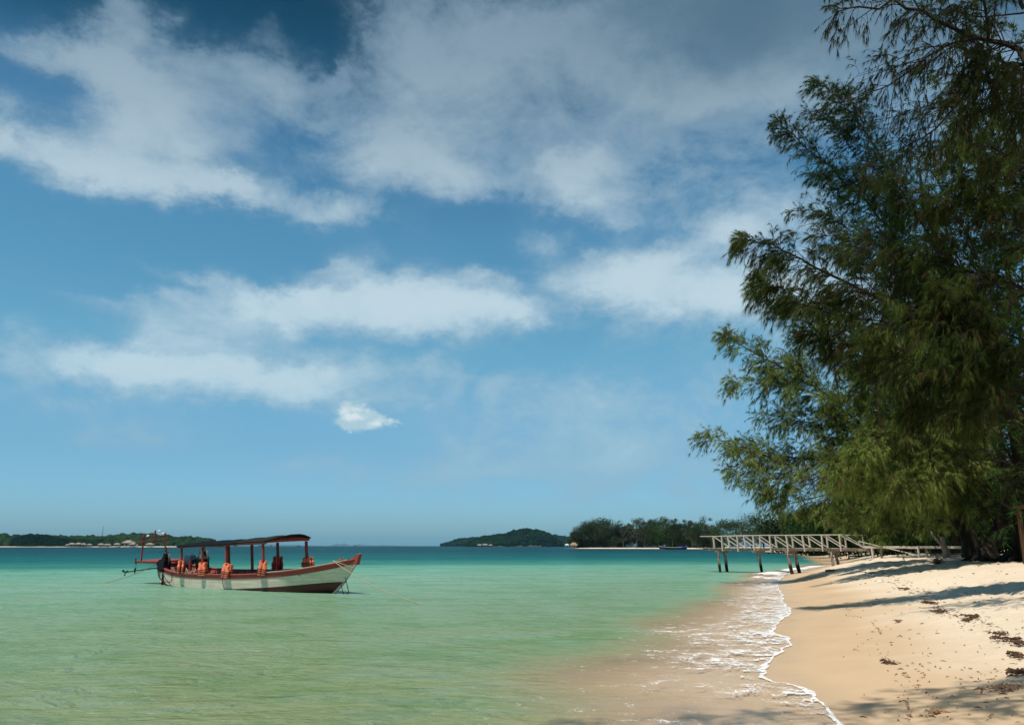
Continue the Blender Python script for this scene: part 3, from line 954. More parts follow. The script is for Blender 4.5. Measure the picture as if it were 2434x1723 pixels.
# --- tree B: large dark olive branches reaching left at mid height
rg = np.random.default_rng(202)
bB = np.array([17.0, 16.5, 1.15])
st = [at_y(2700, 1010, 17.5), at_y(2700, 820, 17.5), at_y(2700, 640, 17.5)]
lB = [px_limb([(2700, 980, 17.5), (2434, 842, 18), (2250, 772, 18.4), (2060, 690, 19), (1940, 640, 19.3), (1860, 592, 19.6), (1775, 570, 20)], .075),
      px_limb([(2250, 772, 18.4), (2120, 765, 18.8), (1980, 745, 19.2), (1890, 692, 19.6), (1820, 672, 19.8)], .03),
      px_limb([(2700, 1010, 17.5), (2434, 870, 18), (2290, 868, 18.3), (2140, 860, 18.8), (2030, 835, 19.2), (1930, 790, 19.6)], .05),
      px_limb([(2700, 820, 17.5), (2434, 690, 18), (2300, 640, 18.4), (2180, 600, 18.8), (2060, 580, 19), (1960, 560, 19.3)], .045),
      px_limb([(2700, 700, 17), (2434, 560, 17.4), (2330, 500, 17.8), (2220, 470, 18.2), (2130, 440, 18.6)], .04),
      px_limb([(2700, 1060, 17.5), (2434, 935, 18), (2360, 950, 18.4), (2260, 970, 18.8), (2180, 960, 19)], .035),
      px_limb([(2434, 842, 18), (2350, 780, 18), (2250, 690, 18.2), (2180, 640, 18.6)], .025),
      px_limb([(2700, 600, 16.5), (2480, 420, 17), (2360, 350, 17.2), (2260, 340, 17.6)], .04),
      px_limb([(2434, 700, 18.5), (2330, 740, 18.8), (2200, 730, 19), (2080, 715, 19.3)], .03)]
r, n = feather_tree('she_oak_tree', bB, lB, rg, M['needles_near'], 'she-oak with long olive branches reaching left at mid height over lighter foliage', group='she-oaks along the beach',
                    trunk=([bB, bB + np.array([.1, .3, 6]), bB + np.array([0, .6, 12]), bB + np.array([-.2, .6, 17])], [.34, .25, .16, .05]), d2=12, L2=1.8, d3=12, L3=.60, tuft=.075, nb=10, blen=.19, bw=.0065,
                    sag2=.28, sag3=.5, spread=.45, ang=(25, 60), up=.05, brown=.07)
NB_TOTAL += n

# --- tree D: tall, upswept leaders against the cloud
rg = np.random.default_rng(303)
bD = np.array([21.2, 33.5, 1.25])
lD = [px_limb([(2330, 900, 30), (2190, 650, 29), (2080, 510, 28.6), (1985, 405, 28.4), (1910, 340, 28.3), (1857, 295, 28.2)], .07),
      px_limb([(2330, 800, 30), (2230, 600, 29), (2135, 450, 28.5), (2060, 320, 28.2), (2010, 245, 28), (1945, 200, 28)], .07),
      px_limb([(2360, 760, 30), (2300, 560, 29.4), (2225, 430, 29), (2180, 350, 29), (2150, 270, 29)], .06),
      px_limb([(2400, 760, 31), (2380, 520, 30.5), (2330, 380, 30), (2290, 290, 30), (2270, 210, 30)], .06),
      px_limb([(2460, 700, 31), (2470, 450, 30.5), (2440, 300, 30), (2400, 190, 30)], .06),
      px_limb([(2190, 650, 29), (2090, 600, 28.6), (2010, 540, 28.4), (1950, 505, 28.2), (1905, 500, 28.2)], .035),
      px_limb([(2250, 720, 29.5), (2130, 650, 29), (2030, 600, 28.8), (1960, 590, 28.6)], .035),
      px_limb([(2230, 600, 29), (2130, 420, 28.6), (2030, 440, 28.4), (1945, 420, 28.3)], .02),
      px_limb([(2120, 430, 28.5), (2040, 370, 28.3), (1985, 300, 28.2), (1930, 270, 28.2)], .02),
      px_limb([(2330, 900, 30), (2240, 800, 29.5), (2130, 730, 29), (2050, 660, 29)], .045),
      px_limb([(2400, 850, 31), (2330, 700, 30.5), (2270, 600, 30), (2240, 500, 30)], .05)]
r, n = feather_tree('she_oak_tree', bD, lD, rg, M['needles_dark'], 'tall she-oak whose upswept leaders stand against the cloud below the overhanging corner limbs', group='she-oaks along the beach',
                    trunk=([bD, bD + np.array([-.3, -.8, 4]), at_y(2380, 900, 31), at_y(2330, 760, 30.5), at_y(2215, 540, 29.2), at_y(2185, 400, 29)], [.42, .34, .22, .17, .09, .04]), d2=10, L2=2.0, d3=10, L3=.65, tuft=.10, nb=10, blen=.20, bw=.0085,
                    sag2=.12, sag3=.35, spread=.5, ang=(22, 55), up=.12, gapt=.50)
NB_TOTAL += n

# --- tree C: light olive, nearest above the jetty
rg = np.random.default_rng(404)
bC = at_y(2310, 1322, 39.0)
bC[2] = 1.15
lC = [px_limb([(2230, 1180, 38.5), (2100, 1060, 38), (1990, 960, 37.6), (1890, 890, 37.3), (1810, 850, 37), (1732, 800, 37)], .10),
      px_limb([(2230, 1120, 38.5), (2090, 970, 38), (2000, 860, 37.6), (1920, 760, 37.3), (1850, 700, 37.2), (1805, 665, 37)], .09),
      px_limb([(2240, 1080, 38.5), (2150, 930, 38), (2060, 830, 37.6), (1960, 740, 37.4), (1880, 730, 37.2)], .07),
      px_limb([(2250, 1200, 38.8), (2100, 1120, 38.2), (1960, 1090, 37.8), (1840, 1085, 37.4), (1760, 1060, 37.2), (1685, 1040, 37)], .08),
      px_limb([(2000, 960, 37.6), (1920, 930, 37.4), (1840, 915, 37.2), (1750, 910, 37)], .035),
      px_limb([(1960, 1090, 37.8), (1880, 1130, 37.4), (1800, 1140, 37.2), (1745, 1120, 37)], .03),
      px_limb([(2100, 1060, 38), (2000, 1020, 37.6), (1900, 1000, 37.4), (1820, 985, 37.2)], .035),
      px_limb([(2250, 1230, 39), (2120, 1190, 38.5), (2000, 1170, 38), (1900, 1190, 37.6), (1830, 1180, 37.4)], .05),
      px_limb([(2090, 970, 38), (2040, 850, 37.8), (1990, 790, 37.6), (1960, 720, 37.6)], .04),
      px_limb([(2250, 1050, 38.5), (2180, 960, 38), (2120, 880, 37.8), (2090, 800, 37.6)], .06),
      px_limb([(2280, 1160, 38), (2230, 1070, 36.8), (2180, 1040, 36), (2130, 1060, 35.6)], .05),
      px_limb([(2280, 1180, 38), (2260, 1100, 36.6), (2240, 1060, 35.8), (2210, 1110, 35.2)], .05),
      px_limb([(2250, 1200, 38), (2150, 1160, 36.8), (2080, 1120, 36.2), (2000, 1130, 35.8)], .05),
      px_limb([(2250, 1240, 38), (2180, 1220, 36.8), (2100, 1210, 36.4), (2000, 1230, 36.2)], .05),
      px_limb([(2280, 1200, 38), (2240, 1130, 34), (2190, 1070, 31.5), (2120, 1050, 30.4), (2050, 1075, 30.0)], .05),
      px_limb([(2280, 1210, 38), (2260, 1150, 34), (2240, 1110, 31.5), (2200, 1130, 30.4), (2140, 1160, 30.0)], .05),
      px_limb([(2260, 1200, 38), (2180, 1150, 34.5), (2090, 1130, 32.4), (2000, 1120, 31.5), (1930, 1140, 31.2)], .05),
      px_limb([(2290, 1180, 38), (2290, 1090, 34), (2270, 1030, 31.5), (2230, 1020, 30.6), (2180, 1030, 30.2)], .05),
      px_limb([(2300, 1220, 40), (2230, 1190, 44), (2150, 1200, 48), (2070, 1225, 51)], .04),
      px_limb([(2310, 1230, 40), (2290, 1200, 44), (2240, 1215, 47), (2200, 1240, 49)], .04),
      px_limb([(2320, 1240, 38.5), (2360, 1200, 37), (2400, 1215, 36), (2440, 1250, 35.6)], .04),
      px_limb([(2150, 930, 38), (2140, 860, 37.8), (2150, 800, 37.8), (2170, 740, 37.8)], .04)]
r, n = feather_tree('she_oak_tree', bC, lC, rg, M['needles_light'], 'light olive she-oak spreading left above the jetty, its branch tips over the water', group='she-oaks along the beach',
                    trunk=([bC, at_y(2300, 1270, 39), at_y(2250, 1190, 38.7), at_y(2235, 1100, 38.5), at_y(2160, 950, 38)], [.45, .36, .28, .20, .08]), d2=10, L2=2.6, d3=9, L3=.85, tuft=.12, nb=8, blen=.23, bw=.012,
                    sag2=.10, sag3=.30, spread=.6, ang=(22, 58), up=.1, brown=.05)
NB_TOTAL += n

# --- the rest of the row: dense dark crowns filling in behind and to the right
ROW = [  # x, y, height, spread, skewx, material, label
    (22.0, 31.0, 20.0, 5.5, -1.0, 'needles_dark', 'tall dark she-oak at the right edge behind the near olive branches'),
    (25.5, 38.0, 27.0, 6.5, -1.5, 'needles_dark', 'dark she-oak standing behind the forked trunk at the right edge'),
    (27.0, 50.0, 23.0, 6.5, -2.5, 'needles_dark', 'dark green she-oak filling the wood behind the light olive tree'),
    (34.0, 58.0, 21.0, 7.5, -2.0, 'needles_dark', 'she-oak rising behind the low walkway, dark crown'),
    (40.0, 70.0, 22.0, 8.0, -2.0, 'needles_dark', 'she-oak deep in the wood behind the walkway beam'),
    (36.5, 76.0, 15.0, 7.0, -2.0, 'needles_light', 'pale olive she-oak beyond the jetty rail at its shore end'),
    (24.0, 22.5, 16.0, 5.0, -0.5, 'needles_near', 'she-oak just outside the right edge, its dark sprays filling the side'),
    (46.0, 96.0, 15.0, 7.5, -2.0, 'needles_dark', 'she-oak past the jetty, low in the row above the bay'),
    (52.0, 112.0, 14.5, 7.5, -2.0, 'needles_dark', 'dark she-oak second past the jetty towards the bay'),
    (62.0, 138.0, 14.0, 8.0, -2.0, 'needles_dark', 'rounded dark she-oak where the near wood meets the far coast trees'),
]
for i, (x, y, H, spd, sk, ml, lb) in enumerate(ROW):
    rg = np.random.default_rng(500 + i)
    b = np.array([x, y, float(ground_h(np.array([x]), np.array([y]))[0]) - .05])
    k = y / 30.0
    big = max(1.0, k ** 0.8)
    lm = auto_limbs(b, H, spd, int(30 if y < 80 else 20), rg, low=.05, r=.10, skew=(sk, -.5), shape=.55)
    r, n = feather_tree('she_oak_tree', b, lm, rg, M[ml], lb, group='she-oaks along the beach', d2=4.4 / big ** .4, L2=2.8, d3=4.2 / big ** .5, L3=1.0, tuft=.20 * big ** .5, nb=6, blen=.34 * big ** .55, bw=.032 * big,
                        sag2=.16, sag3=.35, spread=.8, ang=(25, 65), up=.08, brown=.03, twr=.006 * big, gapt=.50 if i < 4 else .40)
    NB_TOTAL += n


# ------------------------------------------------------------------ broad-leaved and far trees: crowns of many small leaf faces
def leaf_tree(name, base, H, w, rng, ml, label, cat='tree', group=None, leaf=0.35, n_leaf=3500, clumps=26, trunkr=0.25, low=0.25, airy=0.0, bark=None, lean=0.0, flat=1.0):
    root = empty(name, tuple(base), 0, label, cat, group)
    mb = MB()
    top = np.array([lean, 0, H * .72])
    mb.tube([(0, 0, -.3), (lean * .3, 0, H * .3), tuple(top)], [trunkr, trunkr * .7, trunkr * .25], 6)
    u = rng.random(clumps)
    zc = H * (low + (0.93 - low) * u ** 0.8)
    prof = np.sin(np.clip((zc / H - low * 0.6) / (1.05 - low * 0.6), 0, 1) * math.pi) ** 0.6
    a = rng.random(clumps) * 2 * math.pi
    rad = w * 0.5 * prof * np.sqrt(rng.random(clumps)) * 0.95
    C_ = np.stack([rad * np.cos(a) + lean * zc / H, rad * np.sin(a), zc], 1)
    cr_ = w * rng.uniform(.13, .25, clumps) * (1 - .35 * airy)
    for c in C_[:12]:
        mb.tube([(lean * .4, 0, max(H * .15, c[2] * .45)), tuple(c * np.array([.6, .6, .82])), tuple(c)], [trunkr * .35, trunkr * .22, trunkr * .08], 4)
    idc = rng.integers(0, clumps, n_leaf)
    d = norm(rng.normal(size=(n_leaf, 3)))
    rr = cr_[idc] * rng.random(n_leaf) ** (0.45)
    P_ = C_[idc] + d * rr[:, None] * np.array([1, 1, .72 * flat])
    nrm = norm(d + rng.normal(size=(n_leaf, 3)) * .8)
    s1 = norm(np.cross(nrm, rng.normal(size=(n_leaf, 3))))
    s2 = np.cross(nrm, s1)
    ls = (leaf * rng.uniform(.5, 1.3, n_leaf))[:, None]
    V = np.stack([P_ - s1 * ls * .6, P_ + s2 * ls * .5, P_ + s1 * ls * .5], 1).reshape(-1, 3)
    Fq = np.arange(n_leaf * 3).reshape(-1, 3)
    tone = np.clip(rng.random(clumps)[idc] * .6 + rng.random(n_leaf) * .3, 0, .9)
    np_mesh('crown', V, Fq, M[ml], root, attrs={'tone': np.repeat(tone, 3)})
    mb.build('trunk', bark or M['bark'], root, smooth=True)
    return root


# undergrowth under the near wood: separate dense shrubs
SHR = [(1890, 190, 8.5, 16, 'leaves_far'), (1950, 150, 7.5, 14, 'needles_dark'), (2005, 120, 7.0, 12, 'leaves_shrub'), (2055, 96, 6.4, 11, 'leaves_shrub'), (2105, 84, 6.0, 10, 'leaves_shrub'),
       (2150, 78, 5.6, 9, 'needles_dark'), (2200, 74, 5.6, 9, 'needles_dark'), (2250, 70, 5.4, 9, 'leaves_shrub'), (2300, 66, 5.4, 8.5, 'needles_dark'), (2355, 62, 5.0, 8, 'leaves_shrub'),
       (2405, 58, 4.8, 8, 'leaves_shrub'), (2480, 52, 5.0, 8, 'needles_dark'), (2025, 140, 8, 13, 'leaves_far'), (1975, 170, 8, 14, 'leaves_far'), (1920, 215, 9, 16, 'leaves_far'), (2560, 44, 5, 8, 'leaves_shrub')]
SL = ['dull olive shrub behind the middle of the jetty rail', 'dark shrub just left of the jetty shore end', 'bright-leaved shrub behind the jetty shore end', 'leafy shrub above the sloping handrail',
      'leafy shrub left of the second walkway post', 'dark shrub above the second walkway post', 'dark shrub behind the pole on the sand', 'leafy shrub beside the pale tree stump',
      'dark shrub behind the third walkway post', 'leafy shrub between the forked trunk and the walkway end', 'leafy shrub behind the trunk at the right edge', 'dark shrub beyond the wooden shelter',
      'olive shrub past the jetty above the sandy bay', 'olive thicket shrub on the bay shore left of the jetty end', 'dark thicket shrub farthest along the bay before the far trees', 'leafy shrub just outside the right edge']
rg = np.random.default_rng(77)
for (ux, yy, hh_, ww, ml), lb in zip(SHR, SL):
    p = at_y(ux, 1297, yy)
    b = (p[0], yy, float(ground_h(np.array([p[0]]), np.array([yy]))[0]) - .1)
    leaf_tree('shrub', b, hh_, ww, rg, ml, lb, 'shrub', 'undergrowth shrubs behind the beach', leaf=.20 * max(1, yy / 50), n_leaf=8000, clumps=36, trunkr=.06, low=.04)

# the far coast: every tree its own thing, x in the photograph, distance, height of top row
FAR = []
rg = np.random.default_rng(88)
tops = [(1372, 1262), (1390, 1243), (1410, 1235), (1432, 1232), (1448, 1236), (1462, 1250), (1480, 1240), (1498, 1246), (1512, 1228), (1530, 1234), (1548, 1236), (1562, 1225), (1580, 1231), (1596, 1230),
        (1612, 1246), (1626, 1240), (1642, 1232), (1660, 1240), (1676, 1246), (1690, 1224), (1706, 1238), (1722, 1236), (1742, 1222), (1760, 1216), (1780, 1214), (1802, 1222), (1826, 1220), (1850, 1212), (1872, 1205), (1895, 1200)]
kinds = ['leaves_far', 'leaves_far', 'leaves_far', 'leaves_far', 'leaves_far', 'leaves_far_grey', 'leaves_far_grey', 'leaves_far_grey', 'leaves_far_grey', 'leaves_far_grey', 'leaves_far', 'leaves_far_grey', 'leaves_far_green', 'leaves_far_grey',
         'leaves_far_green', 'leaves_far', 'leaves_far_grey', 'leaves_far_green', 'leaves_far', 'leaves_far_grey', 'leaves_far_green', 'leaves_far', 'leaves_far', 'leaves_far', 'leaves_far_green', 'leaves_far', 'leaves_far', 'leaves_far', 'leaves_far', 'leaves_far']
words_k = {'leaves_far': 'dark bushy tree', 'leaves_far_grey': 'thin grey-green tree', 'leaves_far_green': 'fresh green tree'}
place_w = ['at the very tip of the far point', 'second from the tip of the far point', 'third from the tip of the point, one of its tallest round crowns', 'fourth from the tip of the point, crown of the big round clump',
           'fifth from the tip, right shoulder of the round clump', 'just right of the big round clump on the point', 'with a pale trunk right of the round clump', 'rising thin right of the pale trunk',
           'with see-through top on the left of the far wood', 'beside the see-through treetops on the left of the far wood', 'between two see-through crowns on the far coast', 'tall and see-through left of the middle of the far wood',
           'low in the middle of the far wood', 'tall and see-through in the middle of the far wood', 'bright and low above the far beach', 'left of the moored dark boat', 'sparse-topped above the moored dark boat',
           'low behind the moored dark boat', 'right of the moored dark boat', 'pointed, like a plume, left of the jetty rail tip', 'low left of the jetty rail tip', 'above the jetty rail tip', 'above the left posts of the jetty',
           'behind the first diagonal braces of the jetty', 'green, above the first quarter of the jetty', 'above the second quarter of the jetty', 'above the middle of the jetty', 'dark and tall above the middle of the jetty',
           'where the far wood meets the near trees', 'behind the lowest tips of the light olive tree']
for i, ((ux, tv), kd) in enumerate(zip(tops, kinds)):
    yy = float(np.interp(ux, [1372, 1500, 1640, 1700, 1760, 1800, 1850, 1900], [560, 545, 500, 455, 330, 260, 215, 190])) + rg.uniform(0, 8)
    p = at_y(ux, tv, yy)
    x = p[0]
    s = shore_dist(np.array([x]), np.array([yy]))[0]
    if s < 6:
        yy += (6 - s) * 1.2 if ux < 1700 else 0
        x += 0 if ux < 1700 else (6 - s)
        p = at_y(ux, tv, yy)
    gz = 1.0
    H = p[2] - gz
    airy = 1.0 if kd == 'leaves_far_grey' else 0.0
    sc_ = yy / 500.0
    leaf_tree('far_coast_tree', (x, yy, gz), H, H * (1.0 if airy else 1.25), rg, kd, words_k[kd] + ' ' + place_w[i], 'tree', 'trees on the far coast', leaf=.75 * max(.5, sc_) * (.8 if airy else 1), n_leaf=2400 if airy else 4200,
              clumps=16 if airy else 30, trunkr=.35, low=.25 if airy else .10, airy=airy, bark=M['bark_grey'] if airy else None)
# underbrush in front of and behind these trees: one mass
cx_, cy_, cz_ = [], [], []
for k in range(640):
    ux = rg.uniform(1372, 1905)
    yy = float(np.interp(ux, [1372, 1500, 1640, 1700, 1760, 1800, 1850, 1900], [568, 552, 508, 462, 338, 268, 222, 198])) + rg.uniform(-2, 26)
    p = at_y(ux, 1297, yy)
    s = shore_dist(np.array([p[0]]), np.array([yy]))[0]
    if s < 3.0:
        continue
    cx_.append(p[0]); cy_.append(yy); cz_.append(1.0 + rg.random() ** 1.1 * 11.0 * min(1, s / 14) * (yy / 500) ** .6)
C_ = np.stack([cx_, cy_, cz_], 1)
nl = 62000
idc = rg.integers(0, len(C_), nl)
d = norm(rg.normal(size=(nl, 3)))
P_ = C_[idc] + d * (rg.random(nl) ** .45 * 2.6)[:, None]
P_[:, 2] = np.maximum(P_[:, 2], .5)
s1 = norm(rg.normal(size=(nl, 3)))
s2 = norm(np.cross(s1, rg.normal(size=(nl, 3))))
ls = rg.uniform(.5, 1.2, nl)[:, None]
V = np.stack([P_ - s1 * ls * .5, P_ + s2 * ls * .35, P_ + s1 * ls * .5, P_ - s2 * ls * .35], 1).reshape(-1, 3)
V = V.reshape(-1, 4, 3)[:, :3].reshape(-1, 3)
o = np_mesh('undergrowth', V, np.arange(nl * 3).reshape(-1, 3), M['leaves_far'], attrs={'tone': np.repeat(rg.random(nl) * .6, 3)})
tag(o, 'green undergrowth along the far coast', 'undergrowth', kind='stuff')


# ------------------------------------------------------------------ islands and far hills
ICO_V, ICO_F = [], []
t_ = (1 + 5 ** .5) / 2
_iv = [(-1, t_, 0), (1, t_, 0), (-1, -t_, 0), (1, -t_, 0), (0, -1, t_), (0, 1, t_), (0, -1, -t_), (0, 1, -t_), (t_, 0, -1), (t_, 0, 1), (-t_, 0, -1), (-t_, 0, 1)]
_if = [(0, 11, 5), (0, 5, 1), (0, 1, 7), (0, 7, 10), (0, 10, 11), (1, 5, 9), (5, 11, 4), (11, 10, 2), (10, 7, 6), (7, 1, 8), (3, 9, 4), (3, 4, 2), (3, 2, 6), (3, 6, 8), (3, 8, 9), (4, 9, 5), (2, 4, 11), (6, 2, 10), (8, 6, 7), (9, 8, 1)]
_iv = norm(np.array(_iv, float))
# one subdivision
mids, fs2, vs2 = {}, [], list(_iv)
for (a, b, c) in _if:
    def md(i, j):
        k = (min(i, j), max(i, j))
        if k not in mids:
            mids[k] = len(vs2)
            vs2.append(norm((vs2[i] + vs2[j]) / 2))
        return mids[k]
    x, y, z = md(a, b), md(b, c), md(c, a)
    fs2 += [(a, x, z), (b, y, x), (c, z, y), (x, y, z)]
ICO_V, ICO_F = np.array(vs2), np.array(fs2)


def island(name, prof, D, depth, label, rng, ml, crown=8.0, dens=1.0, shore_col=None, gname='island_ground'):
    """prof: (photo x, photo row of the treetops); builds the ground (structure) and its forest (stuff)"""
    P_ = np.array([at_y(u, v_, D) for (u, v_) in prof])
    xs, hs = P_[:, 0], np.maximum(P_[:, 2] - crown * .7, .5)
    x0, x1 = xs[0], xs[-1]
    nx, ny = 90, 9
    gx = np.linspace(x0, x1, nx)
    hx = np.interp(gx, xs, hs)
    gy = np.linspace(-1, 1, ny)
    GX, GY = np.meshgrid(gx, gy)
    HX = np.interp(GX, xs, hs)
    edge_ = np.sqrt(np.clip(1 - ((GX - (x0 + x1) / 2) / ((x1 - x0) / 2)) ** 2, 0.04, 1))
    ZZ = HX * np.clip(1 - np.abs(GY) ** 2.2, 0, 1)
    YY = D + GY * depth * edge_
    ZZ = np.where(np.abs(GY) > .99, -1.0, ZZ)
    V = np.stack([GX, YY, ZZ], -1).reshape(-1, 3)
    i, j = np.meshgrid(np.arange(ny - 1), np.arange(nx - 1), indexing='ij')
    Fq = np.stack([i * nx + j, i * nx + j + 1, (i + 1) * nx + j + 1, (i + 1) * nx + j], -1).reshape(-1, 4)
    g_ = np_mesh(gname, V, Fq, M['forest_ground'], smooth=True)
    tag(g_, kind='structure')
    n = int(dens * (x1 - x0) * depth * 1.25 / (crown * crown) * 1.1)
    n = min(n, 2600)
    u = rng.uniform(x0, x1, n)
    w = -rng.random(n) ** 0.8
    eu = np.sqrt(np.clip(1 - ((u - (x0 + x1) / 2) / ((x1 - x0) / 2)) ** 2, 0.04, 1))
    cz = np.interp(u, xs, hs) * (1 - np.abs(w) ** 2.2)
    cy = D + w * depth * .97 * eu
    r_ = crown * rng.uniform(.45, 1.0, n)
    ICO_V, ICO_F = _iv, np.array(_if)
    nv = len(ICO_V)
    jit = 1 + rng.normal(size=(n, nv)) * .20
    V = np.stack([u, cy, cz + r_ * .25], 1)[:, None, :] + ICO_V[None] * (r_[:, None] * jit)[..., None] * np.array([1, 1, .85])
    Fq = (np.arange(n)[:, None, None] * nv + ICO_F[None]).reshape(-1, 3)
    o = np_mesh('forest', V.reshape(-1, 3), Fq, M[ml], attrs={'tone': np.repeat(rng.random(n) * .95, nv)})
    tag(o, label, 'forest', kind='stuff')
    return g_, o


M['forest_ground'] = simple('forest_ground', (0.045, 0.06, 0.03), 0.9, 0.3, 0.02, bump=0)
M['far_sand'] = simple('far_sand', (0.62, 0.52, 0.40), 0.9, 0.15, 0.05, bump=0)
rg = np.random.default_rng(66)
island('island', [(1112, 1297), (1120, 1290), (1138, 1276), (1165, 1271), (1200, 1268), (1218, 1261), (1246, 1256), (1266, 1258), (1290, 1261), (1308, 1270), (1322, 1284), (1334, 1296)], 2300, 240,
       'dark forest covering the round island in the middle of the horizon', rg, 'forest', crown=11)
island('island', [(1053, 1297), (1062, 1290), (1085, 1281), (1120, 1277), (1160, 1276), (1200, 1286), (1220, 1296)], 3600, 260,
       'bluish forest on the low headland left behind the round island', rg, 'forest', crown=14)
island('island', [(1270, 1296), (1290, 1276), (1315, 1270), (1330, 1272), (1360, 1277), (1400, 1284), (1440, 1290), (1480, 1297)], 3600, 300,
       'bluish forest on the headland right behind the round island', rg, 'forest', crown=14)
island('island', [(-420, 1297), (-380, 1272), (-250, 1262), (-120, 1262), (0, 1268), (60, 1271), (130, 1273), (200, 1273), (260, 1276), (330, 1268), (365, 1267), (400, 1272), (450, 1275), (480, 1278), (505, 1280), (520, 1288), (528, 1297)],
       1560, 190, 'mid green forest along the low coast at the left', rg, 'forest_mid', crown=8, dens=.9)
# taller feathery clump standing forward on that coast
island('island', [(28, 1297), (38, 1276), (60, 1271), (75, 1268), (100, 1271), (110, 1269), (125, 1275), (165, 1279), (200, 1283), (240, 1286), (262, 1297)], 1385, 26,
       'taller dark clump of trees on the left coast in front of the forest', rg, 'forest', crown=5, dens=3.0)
# sand strip along that coast
for (u0, u1, D_, nm) in [(-300, 268, 1352, 'coast_beach'), (210, 420, 1352, 'coast_beach'), (1375, 1425, 0, None)]:
    if not nm:
        continue
    xs = np.linspace(at_y(u0, 1297, D_)[0], at_y(u1, 1297, D_)[0], 40)
    V, Fq = [], []
    for i, x in enumerate(xs):
        e = .4 + .6 * random.random()
        V += [(x, D_ - 12 * e, -.3), (x, D_ + 6, .8 * e + .2), (x, D_ + 60, 1.2)]
        if i:
            b = 3 * i
            Fq += [(b - 3, b, b + 1, b - 2), (b - 2, b + 1, b + 2, b - 1)]
    tag(np_mesh(nm, V, Fq, M['far_sand'], smooth=True), kind='structure')
# very distant hills
for k, prof in enumerate([[(830, 1297), (815, 1297), (790, 1296), (802, 1290), (818, 1289), (850, 1292), (900, 1296)], [(560, 1297), (620, 1291), (680, 1293), (740, 1295), (790, 1297)], [(880, 1297), (905, 1294), (940, 1295), (975, 1297)]]):
    prof = sorted(prof)
    D_ = 26500
    V, Fq = [], []
    xs = np.linspace(prof[0][0], prof[-1][0], 40)
    for i, u in enumerate(xs):
        v_ = np.interp(u, [q[0] for q in prof], [q[1] for q in prof])
        p = at_y(u, v_, D_)
        z = max(p[2], 0) + 6 * math.sin(i * 1.7) + 4 * math.sin(i * .6)
        V += [(p[0], D_ - 900, -2), (p[0], D_, max(z, 1)), (p[0], D_ + 900, -2)]
        if i:
            b = 3 * i
            Fq += [(b - 3, b, b + 1, b - 2), (b - 2, b + 1, b + 2, b - 1)]
    tag(np_mesh('distant_hills', V, Fq, M['forest_ground'], smooth=True), kind='structure')

# ------------------------------------------------------------------ huts, masts and boats far off
M['thatch'] = simple('thatch', (0.27, 0.23, 0.19), 0.9, 0.25, 1.0)
M['hut_wall'] = simple('hut_wall', (0.30, 0.22, 0.16), 0.9, 0.25, 1.0)
M['white_paint'] = simple('white_paint', (0.75, 0.75, 0.73), 0.6, 0.08, 1.0)
M['steel'] = simple('steel', (0.22, 0.23, 0.25), 0.5, 0.1, 1.0)


def hut(x, y, z, w, h, label, roofm='thatch', wall='hut_wall', group='huts on the left coast'):
    w, h = w * .72, h * .74
    root = empty('beach_hut', (x, y, z), random.uniform(-.3, .3), label, 'hut', group)
    wl = MB().box((0, 0, h * .3), (w * .72, w * .6, h * .6)).build('wall', M[wall], root)
    r_ = MB()
    r_.add([(-w * .55, -w * .5, h * .52), (w * .55, -w * .5, h * .52), (w * .55, w * .5, h * .52), (-w * .55, w * .5, h * .52), (-w * .22, 0, h), (w * .22, 0, h)],
           [(0, 1, 5, 4), (1, 2, 5), (2, 3, 4, 5), (3, 0, 4), (3, 2, 1, 0)])
    r_.build('roof', M[roofm], root)
    d_ = MB().box((0, -w * .303, h * .22), (w * .14, .06, h * .40))
    d_.build('door', M['bark'], wl)
    return root


hl = ['smallest thatched hut, leftmost of the row on the left coast', 'wide pale-roofed hut, second in the row on the left coast', 'peaked pale hut left of the pair of huts on the left coast', 'right one of the joined pair of huts on the left coast',
      'low hut alone right of the pair, on the left coast', 'pale-roofed hut below the thin mast on the left coast', 'small low hut right of the thin mast', 'low hut between the mast and the big lodge', 'hut standing left of the big lodge',
      'big lodge with the highest pale roof on the left coast', 'low annex right of the big lodge', 'whitish shed next to the stern frame of the boat', 'small pale hut behind the stern frame posts']
for (u, w, h, rv), lb in zip([(169, 7, 4, 1291), (181, 14, 7, 1290), (196, 13, 7.5, 1290), (206, 10, 6.5, 1290), (222, 10, 5, 1291), (246, 13, 6, 1291), (256, 9, 5, 1291), (266, 9, 5, 1291), (285, 13, 6.5, 1290), (308, 22, 13, 1288), (324, 13, 7, 1291), (331, 8, 4, 1294), (361, 15, 7, 1292)], hl):
    p = at_y(u, 1297, 1362)
    hut(p[0], 1352 + random.uniform(-4, 6), 1.6, w, h, lb)
for (u, w, h), lb in zip([(1140, 16, 8), (1153, 20, 9), (1166, 14, 7)], ['left hut of three at the foot of the round island', 'middle hut of three at the foot of the round island', 'right hut of three at the foot of the round island']):
    p = at_y(u, 1297, 2050)
    hut(p[0], 2050, .5, w, h, lb, group='huts on the round island')
p = at_y(1348, 1297, 3250)
hut(p[0], 3250, .3, 26, 13, 'white block at the water under the right headland', 'white_paint', 'white_paint', None)
p = at_y(1367, 1297, 540)
hut(p[0], 552, .3, 6, 5.0, 'small reddish hut at the tip of the far point', 'hut_wall', 'hut_wall', None)

